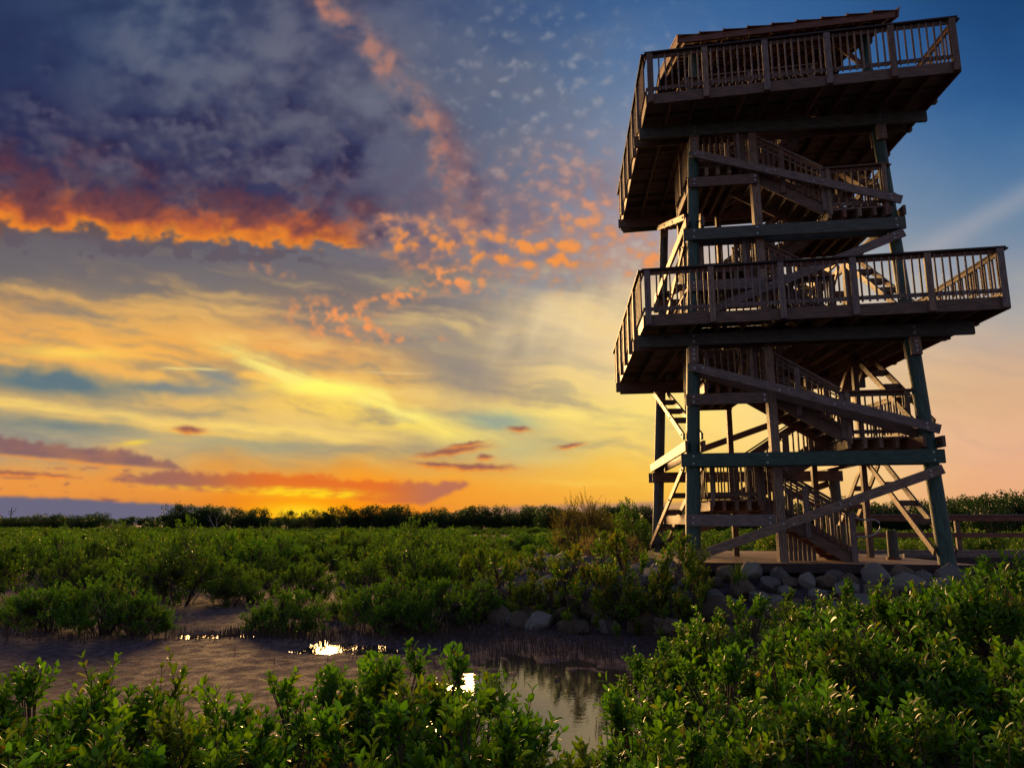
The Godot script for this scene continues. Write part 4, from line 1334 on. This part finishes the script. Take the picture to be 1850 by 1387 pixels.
func tree_shape(sd: int, H: float, R: float, leaves: int, bare: bool) -> Array:
	var r := RandomNumberGenerator.new()
	r.seed = sd
	var g := Bag.new()
	var s := Bag.new()
	var clumps := []
	var stems := 3 + r.randi() % 3
	for k in stems:
		var an := TAU * k / stems + r.randf()
		var foot := Vector3(cos(an), 0, sin(an)) * 0.25
		var fork := Vector3(cos(an) * R * 0.3, H * r.randf_range(0.35, 0.5), sin(an) * R * 0.3)
		add_tube(s, [foot - Vector3(0, 0.2, 0), foot.lerp(fork, 0.5) + Vector3(r.randf_range(-0.2, 0.2), 0, r.randf_range(-0.2, 0.2)), fork], [0.14, 0.11, 0.08], 6, false)
		for m in 5:
			var a2 := an + r.randf_range(-1.3, 1.3)
			var reach := R * r.randf_range(0.35, 0.95)
			var tip := Vector3(cos(a2) * reach, H * r.randf_range(0.5, 0.93) * (1.0 - 0.25 * pow(reach / R, 2.0)), sin(a2) * reach)
			add_tube(s, [fork, fork.lerp(tip, 0.55) + Vector3(0, 0.15, 0), tip], [0.06, 0.04, 0.02], 4, false)
			clumps.append([tip, r.randf_range(0.55, 1.05)])
			if bare and m < 3:
				var top := tip + Vector3(r.randf_range(-0.7, 0.7), r.randf_range(0.7, 1.6), r.randf_range(-0.7, 0.7))
				add_tube(s, [tip, top], [0.03, 0.012], 3, false)
				for z in 4:
					var e := tip.lerp(top, r.randf_range(0.3, 1.0))
					add_tube(s, [e, e + Vector3(r.randf_range(-0.6, 0.6), r.randf_range(0.1, 0.6), r.randf_range(-0.6, 0.6))], [0.018, 0.008], 3, false)
	for k in 26:
		var a3 := r.randf() * TAU
		clumps.append([Vector3(cos(a3) * R * r.randf_range(0.5, 1.0), H * r.randf_range(0.04, 0.5), sin(a3) * R * r.randf_range(0.5, 1.0)), r.randf_range(0.6, 1.1)])
	for k in leaves:
		var q: Array = clumps[r.randi() % clumps.size()]
		var v: Vector3 = Vector3(r.randfn(), r.randfn() * 0.7, r.randfn()).normalized() * pow(r.randf(), 0.4) * q[1]
		var dir := (v.normalized() + Vector3(r.randfn(), r.randfn() + 0.4, r.randfn()) * 0.6).normalized()
		var side := dir.cross(Vector3(r.randfn(), r.randfn(), r.randfn())).normalized()
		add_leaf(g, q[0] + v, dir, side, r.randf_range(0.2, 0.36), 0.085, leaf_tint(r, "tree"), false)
	g.uv.clear()
	return [g.mesh(), s.mesh()]

func build_plants() -> void:
	rng.seed = 900
	var near := []
	for k in 5:
		near.append(shrub(10 + k, 0.66, 1.45, 430, 5, 0.074, true, "fresh"))
	var left := "glossy leaved mangrove shrub in the front thicket bordering the open mud"
	var pool := "mangrove shrub of the front thicket standing at the edge of the bright pool"
	var right := "glossy leaved mangrove shrub in the front thicket between the pool and the rock bank"
	var lab := []
	for q in NEAR:
		lab.append(left if q[0] < -0.35 else (pool if q[0] < 0.75 else right))
	set_shrubs(NEAR, "mangrove_shrub", near, 1.45, lab, "front mangrove thicket", 0.0, 1.08)
	set_shrubs(SECOND, "mangrove_shrub", near, 1.42, ["dense green mangrove shrub growing below the rock bank, behind the front thicket"], "mangroves below the rock bank")
	var sprig := []
	for k in 2:
		sprig.append(shrub(30 + k, 0.45, 1.3, 60, 7, 0.06, true, "fresh", 0.34))
	set_shrubs(SPRIGS, "mangrove_sapling", sprig, 1.3, ["thin leggy mangrove sapling rising in front of the pale rocks"], "saplings in front of the pale rocks")
	var gold := []
	for k in 3:
		gold.append(shrub(40 + k, 0.8, 1.5, 230, 5, 0.095, false, "gold", 0.34, 0.7))
	set_shrubs(GOLD, "buttonwood_shrub", gold, 1.5, ["yellow green shrub behind the boulders nearest the pool", "tallest yellow green shrub on the rocks before the tower's rear leg", "yellow green shrub at the foot of the tower's green front leg", "yellow green shrub growing directly over the fallen angular boulder", "low yellow green shrub overhanging the broad boulder", "yellow green shrub with orange leaves where the bank meets the marsh"], "yellow green shrubs on the rocks")
	var mid := []
	for k in 5:
		mid.append(shrub(50 + k, 1.05, 1.0, 720, 5, 0.075, false, "fresh", 0.2, 0.5))
	set_shrubs(FLAT, "mangrove_shrub", mid, 1.05, ["mangrove shrub at the far side of the widest clump on the mud flat", "widest rounded mangrove shrub on the open mud flat", "mangrove shrub on the pool side of the widest clump", "rounded mangrove shrub alone in the middle of the mud flat, ringed by roots", "mangrove shrub next to the boulders' end of the mud flat", "full mangrove shrub between the lone shrub and the boulders", "low mangrove shrub at the outer edge of the widest clump", "small mangrove shrub behind the lone ringed shrub", "mangrove shrub in front of the clump by the boulders", "small mangrove shrub against the outermost boulder", "tiny mangrove shrub beside the lone ringed shrub"], "mangroves dotted over the mud flat", 0.02)
	# the marsh behind
	var marsh := []
	for k in 4:
		marsh.append(shrub(60 + k, 1.25, 1.3, 520, 4, 0.115, false, "dull", 0.3, 0.75))
	for k in 2:
		marsh.append(shrub(70 + k, 1.25, 1.3, 520, 4, 0.115, false, ["fresh", "gold"][k], 0.3, 0.75))
	var spots := []
	for tries in 6000:
		if spots.size() >= 280:
			break
		var d := 18.0 + 34.0 * pow(rng.randf(), 1.25)
		var x := rng.randf_range(-0.76, 0.80) * d
		if x < -2.0 and d < 20.5 + 1.2 * wob.get_noise_2d(x * 0.3, 2.0):
			continue
		if off_bank(x, d) < 2.0 and off_bank(x, d) > -2.0:
			continue
		if off_bank(x, d) <= -2.0 and d < 25.0:
			continue
		if ground_y(x, d) < 0.0 or wob.get_noise_2d(x * 0.11, d * 0.16 + 4.0) < -0.06:
			continue
		var ok := true
		for s in spots:
			if Vector2(x, d).distance_to(s) < 1.15 + 0.025 * d:
				ok = false
				break
		if ok:
			spots.append(Vector2(x, d))
	for s in spots:
		plant("marsh_shrub", Vector3(s.x, ground_y(s.x, s.y) - 0.05, -s.y), rng.randf() * TAU, rng.randf_range(0.42, 1.2), marsh[rng.randi() % 6], mats["leaf"], "low mangrove shrub in the dense green belt across the marsh", "shrub", "mangrove belt across the marsh")
	# farther out they close into one mass
	var far := shrub(80, 1.5, 1.35, 190, 3, 0.24, false, "dull", 0.4, 0.8)
	var tr := []
	for tries in 9000:
		if tr.size() >= 2300:
			break
		var d := 46.0 + 150.0 * pow(rng.randf(), 1.3)
		var x := rng.randf_range(-0.80, 0.85) * d
		if ground_y(x, d) < 0.03 or wob.get_noise_2d(x * 0.03, d * 0.07 + 14.0) < -0.02:
			continue
		if off_bank(x, d) < 1.5:
			continue
		if d > 66.0 and d < 130.0 and x > -0.20 * d and x < 0.14 * d and rng.randf() < 0.88:
			continue
		var k := rng.randf_range(0.7, 1.25)
		tr.append(Transform3D(Basis(Vector3.UP, rng.randf() * TAU).scaled(Vector3(k, k * rng.randf_range(0.35, 0.85), k)), Vector3(x, ground_y(x, d) - 0.05, -d)))
	mass("distant_shrubs", far[0], mats["leaf"], tr, "far belt of low mangrove scrub before the treeline", "scrub")
	# trees
	var trees := []
	for k in 5:
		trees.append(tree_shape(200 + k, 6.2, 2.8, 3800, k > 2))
	var ti := 0
	var px := -0.72
	while px < 0.08:
		for row in 2:
			var d := 200.0 + row * 7.0 + rng.randf_range(-3.0, 3.0)
			var gap := px > -0.535 and px < -0.45
			var tall := (0.66 if px < -0.5 else (0.76 if px > -0.34 and px < -0.23 else 0.95)) * rng.randf_range(0.7, 1.3)
			if gap:
				tall *= 0.42
			var x := (px + rng.randf_range(-0.006, 0.006)) * d
			var shp: Array = trees[rng.randi() % 5] if px > -0.45 and px < -0.1 else trees[rng.randi() % 3]
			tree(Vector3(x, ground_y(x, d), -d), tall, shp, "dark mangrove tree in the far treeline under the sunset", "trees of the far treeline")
		px += 0.0145
	px = 0.04
	while px < 0.80:
		for row in 2:
			var d := lerpf(170.0, 88.0, clampf((px - 0.04) / 0.62, 0.0, 1.0)) + row * 6.0 + rng.randf_range(-3.0, 3.0)
			var x := (px + rng.randf_range(-0.01, 0.01)) * d
			tree(Vector3(x, ground_y(x, d), -d), rng.randf_range(0.82, 1.08), trees[rng.randi() % 3], "green mangrove tree of the wood behind the tower", "trees behind the tower")
		px += lerpf(0.02, 0.031, px / 0.8)
	# a very far wood on the horizon
	var tf := []
	for k in 160:
		var x := lerpf(-700.0, 60.0, k / 159.0)
		tf.append(Transform3D(Basis(Vector3.UP, rng.randf() * TAU).scaled(Vector3(2.2, 1.5, 2.2) * rng.randf_range(0.8, 1.2)), Vector3(x, 0, -820.0 + rng.randf_range(-10, 10))))
	mass("horizon_forest", trees[0][0], mats["leaf"], tf, "thin dark line of distant forest on the horizon", "forest")
	# olive bush and its dry seeding neighbour
	var olive := shrub(90, 1.35, 2.3, 1100, 6, 0.055, false, "olive", 0.42)
	plant("feathery_bush", Vector3(2.6, ground_y(2.6, 27.0) - 0.2, -27.0), 0.4, 0.92, olive, mats["leaf"], "tall feathery olive brown bush behind the rock bank before the trees", "bush", "")
	var fluff := shrub(91, 0.8, 1.3, 330, 5, 0.045, false, "fluff", 0.3)
	for q in [[2.3, 20.4, 0.72], [3.1, 20.9, 0.7]]:
		plant("seeding_bush", Vector3(q[0], ground_y(q[0], q[1]) - 0.05, -q[1]), q[0], q[2], fluff, mats["leaf_dry"], "dry bush with pinkish white seed heads on the bank beside the tower", "bush", "dry seeding bushes")
	# breathing roots
	var stick := Bag.new()
	add_tube(stick, [Vector3(0, -0.05, 0), Vector3(0.006, 0.5, 0), Vector3(0.01, 1.0, 0)], [0.055, 0.045, 0.012], 5, false)
	var roots := []
	for q in FLAT + NEAR + SECOND:
		for k in 130:
			var a := rng.randf() * TAU
			var rad: float = q[2] * rng.randf_range(0.5, 1.75)
			root_at(roots, q[0] + cos(a) * rad, q[1] + sin(a) * rad * 0.8)
	for q in [[1.0, 13.4, 3.2, 1.5, 1300], [-0.8, 15.0, 2.2, 1.2, 700], [-4.3, 14.9, 1.7, 0.5, 420], [2.2, 10.5, 0.8, 2.6, 500], [-5.0, 15.6, 1.2, 0.4, 200]]:
		for k in q[4]:
			root_at(roots, q[0] + rng.randfn() * q[2] * 0.5, q[1] + rng.randfn() * q[3] * 0.5)
	mass("breathing_roots", stick.mesh(), mats["root"], roots, "thin dark mangrove breathing roots sticking up from the mud", "roots")
	# stalks in the dark foot of the front thicket
	var stalk := Bag.new()
	add_tube(stalk, [Vector3.ZERO, Vector3(0.03, 0.5, 0.0), Vector3(0.09, 1.0, 0.02)], [0.006, 0.005, 0.002], 4, false)
	var st := []
	for k in 420:
		var x := rng.randf_range(0.7, 3.6)
		var d := rng.randf_range(3.3, 6.0)
		var h := rng.randf_range(0.5, 1.15)
		st.append(Transform3D(Basis(Vector3.UP, rng.randf() * TAU).scaled(Vector3(1.0, h, 1.0)), Vector3(x, ground_y(x, d), -d)))
	mass("bare_stalks", stalk.mesh(), mats["bark"], st, "bare reddish stalks standing among the front thicket shrubs", "stalks")
	# grass tuft on the rocks
	var tuft := thing("grass_tuft", Vector3(4.65, ground_y(4.65, 15.6), -15.6), "dark strappy grass tuft growing between the pale rocks under the deck", "grass")
	var gb := Bag.new()
	for k in 60:
		var a := rng.randf() * TAU
		var out := Vector3(cos(a), 0, sin(a)) * rng.randf_range(0.08, 0.42)
		var h := rng.randf_range(0.45, 0.85)
		var side := Vector3(-sin(a), 0, cos(a)) * 0.011
		var p0 := out * 0.12
		var p1 := out * 0.5 + Vector3(0, h * 0.7, 0)
		var p2 := out * 1.25 + Vector3(0, h, 0)
		var nn := out.normalized()
		var c := leaf_tint(rng, "dull")
		gb.v.append_array([p0 - side, p0 + side, p1 + side, p0 - side, p1 + side, p1 - side, p1 - side, p1 + side, p2])
		for z in 9:
			gb.n.append(nn)
			gb.c.append(c)
	put(tuft, "blades", gb.mesh(), mats["leaf"], Transform3D(Basis.IDENTITY, base_at))
	# dead tree and the mast on the horizon
	var snag := thing("dead_tree", Vector3(-72.5, 0, -183.0), "bare bleached dead tree standing before the far treeline", "tree")
	var sg := Bag.new()
	add_tube(sg, [Vector3.ZERO, Vector3(-0.5, 1.8, 0), Vector3(-1.5, 3.6, 0), Vector3(-2.2, 4.6, 0)], [0.17, 0.14, 0.09, 0.03], 6)
	add_tube(sg, [Vector3(0.1, 0, 0), Vector3(0.5, 1.6, 0.2), Vector3(0.3, 3.0, 0.2), Vector3(0.9, 4.6, 0)], [0.14, 0.11, 0.08, 0.03], 6)
	for q in [[-1.0, 2.6, -2.1, 3.2], [-1.5, 3.6, -1.0, 4.9], [0.3, 3.0, -0.4, 4.4], [0.6, 3.9, 1.5, 4.8], [0.5, 1.7, 1.3, 2.9], [1.3, 2.9, 2.0, 4.2]]:
		add_tube(sg, [Vector3(q[0], q[1], 0), Vector3((q[0] + q[2]) / 2.0, (q[1] + q[3]) / 2.0 + 0.1, 0.15), Vector3(q[2], q[3], 0.1)], [0.07, 0.05, 0.02], 5)
	put(snag, "trunk", sg.mesh(), mats["bark_pale"], Transform3D(Basis.IDENTITY, base_at))
	var mast := thing("radio_mast", Vector3(-151.5, 0, -226.0), "thin dark mast with crossarms above the far trees", "mast")
	tube(mast, "pole", [base_at, base_at + Vector3(0, 6.9, 0)], [0.16, 0.12], 8, mats["bark"])
	for q in [[4.9, 0.7], [5.7, 1.0]]:
		timber(mast, "crossarm", base_at + Vector3(-q[1], q[0], 0), base_at + Vector3(q[1], q[0] + 0.1, 0), 0.16, 0.16, mats["bark"])
	tube(mast, "aerial", [base_at + Vector3(1.0, 5.8, 0), base_at + Vector3(1.4, 7.2, 0)], [0.07, 0.04], 6, mats["bark"])

func root_at(list: Array, x: float, d: float) -> void:
	if off_bank(x, d) < 1.6:
		return
	var h := rng.randf_range(0.07, 0.2)
	list.append(Transform3D(Basis(Vector3.UP, rng.randf() * TAU).scaled(Vector3(0.11, h, 0.11)), Vector3(x, ground_y(x, d), -d)))

func tree(at: Vector3, size: float, shapes: Array, label: String, group: String) -> void:
	var o := thing("mangrove_tree", at, label, "tree", group)
	base_at = Vector3.ZERO
	put(o, "crown", shapes[0], mats["leaf"], Transform3D.IDENTITY)
	put(o, "trunk", shapes[1], mats["bark"], Transform3D.IDENTITY)
	o.rotation.y = rng.randf() * TAU
	o.scale = Vector3(size * rng.randf_range(0.95, 1.25), size, size * 1.05)

func mass(called: String, mesh: Mesh, mat: Material, tr: Array, label: String, category: String) -> void:
	var mm := MultiMesh.new()
	mm.transform_format = MultiMesh.TRANSFORM_3D
	mm.mesh = mesh
	mm.instance_count = tr.size()
	for k in tr.size():
		mm.set_instance_transform(k, tr[k])
	var o := MultiMeshInstance3D.new()
	o.name = called
	o.multimesh = mm
	o.material_override = mat
	o.set_meta("kind", "stuff")
	tag(o, label, category)
	add_child(o)

func build_world() -> void:
	make_materials()
	build_ground()
	build_rocks()
	build_boardwalk()
	build_tower()
	build_plants()
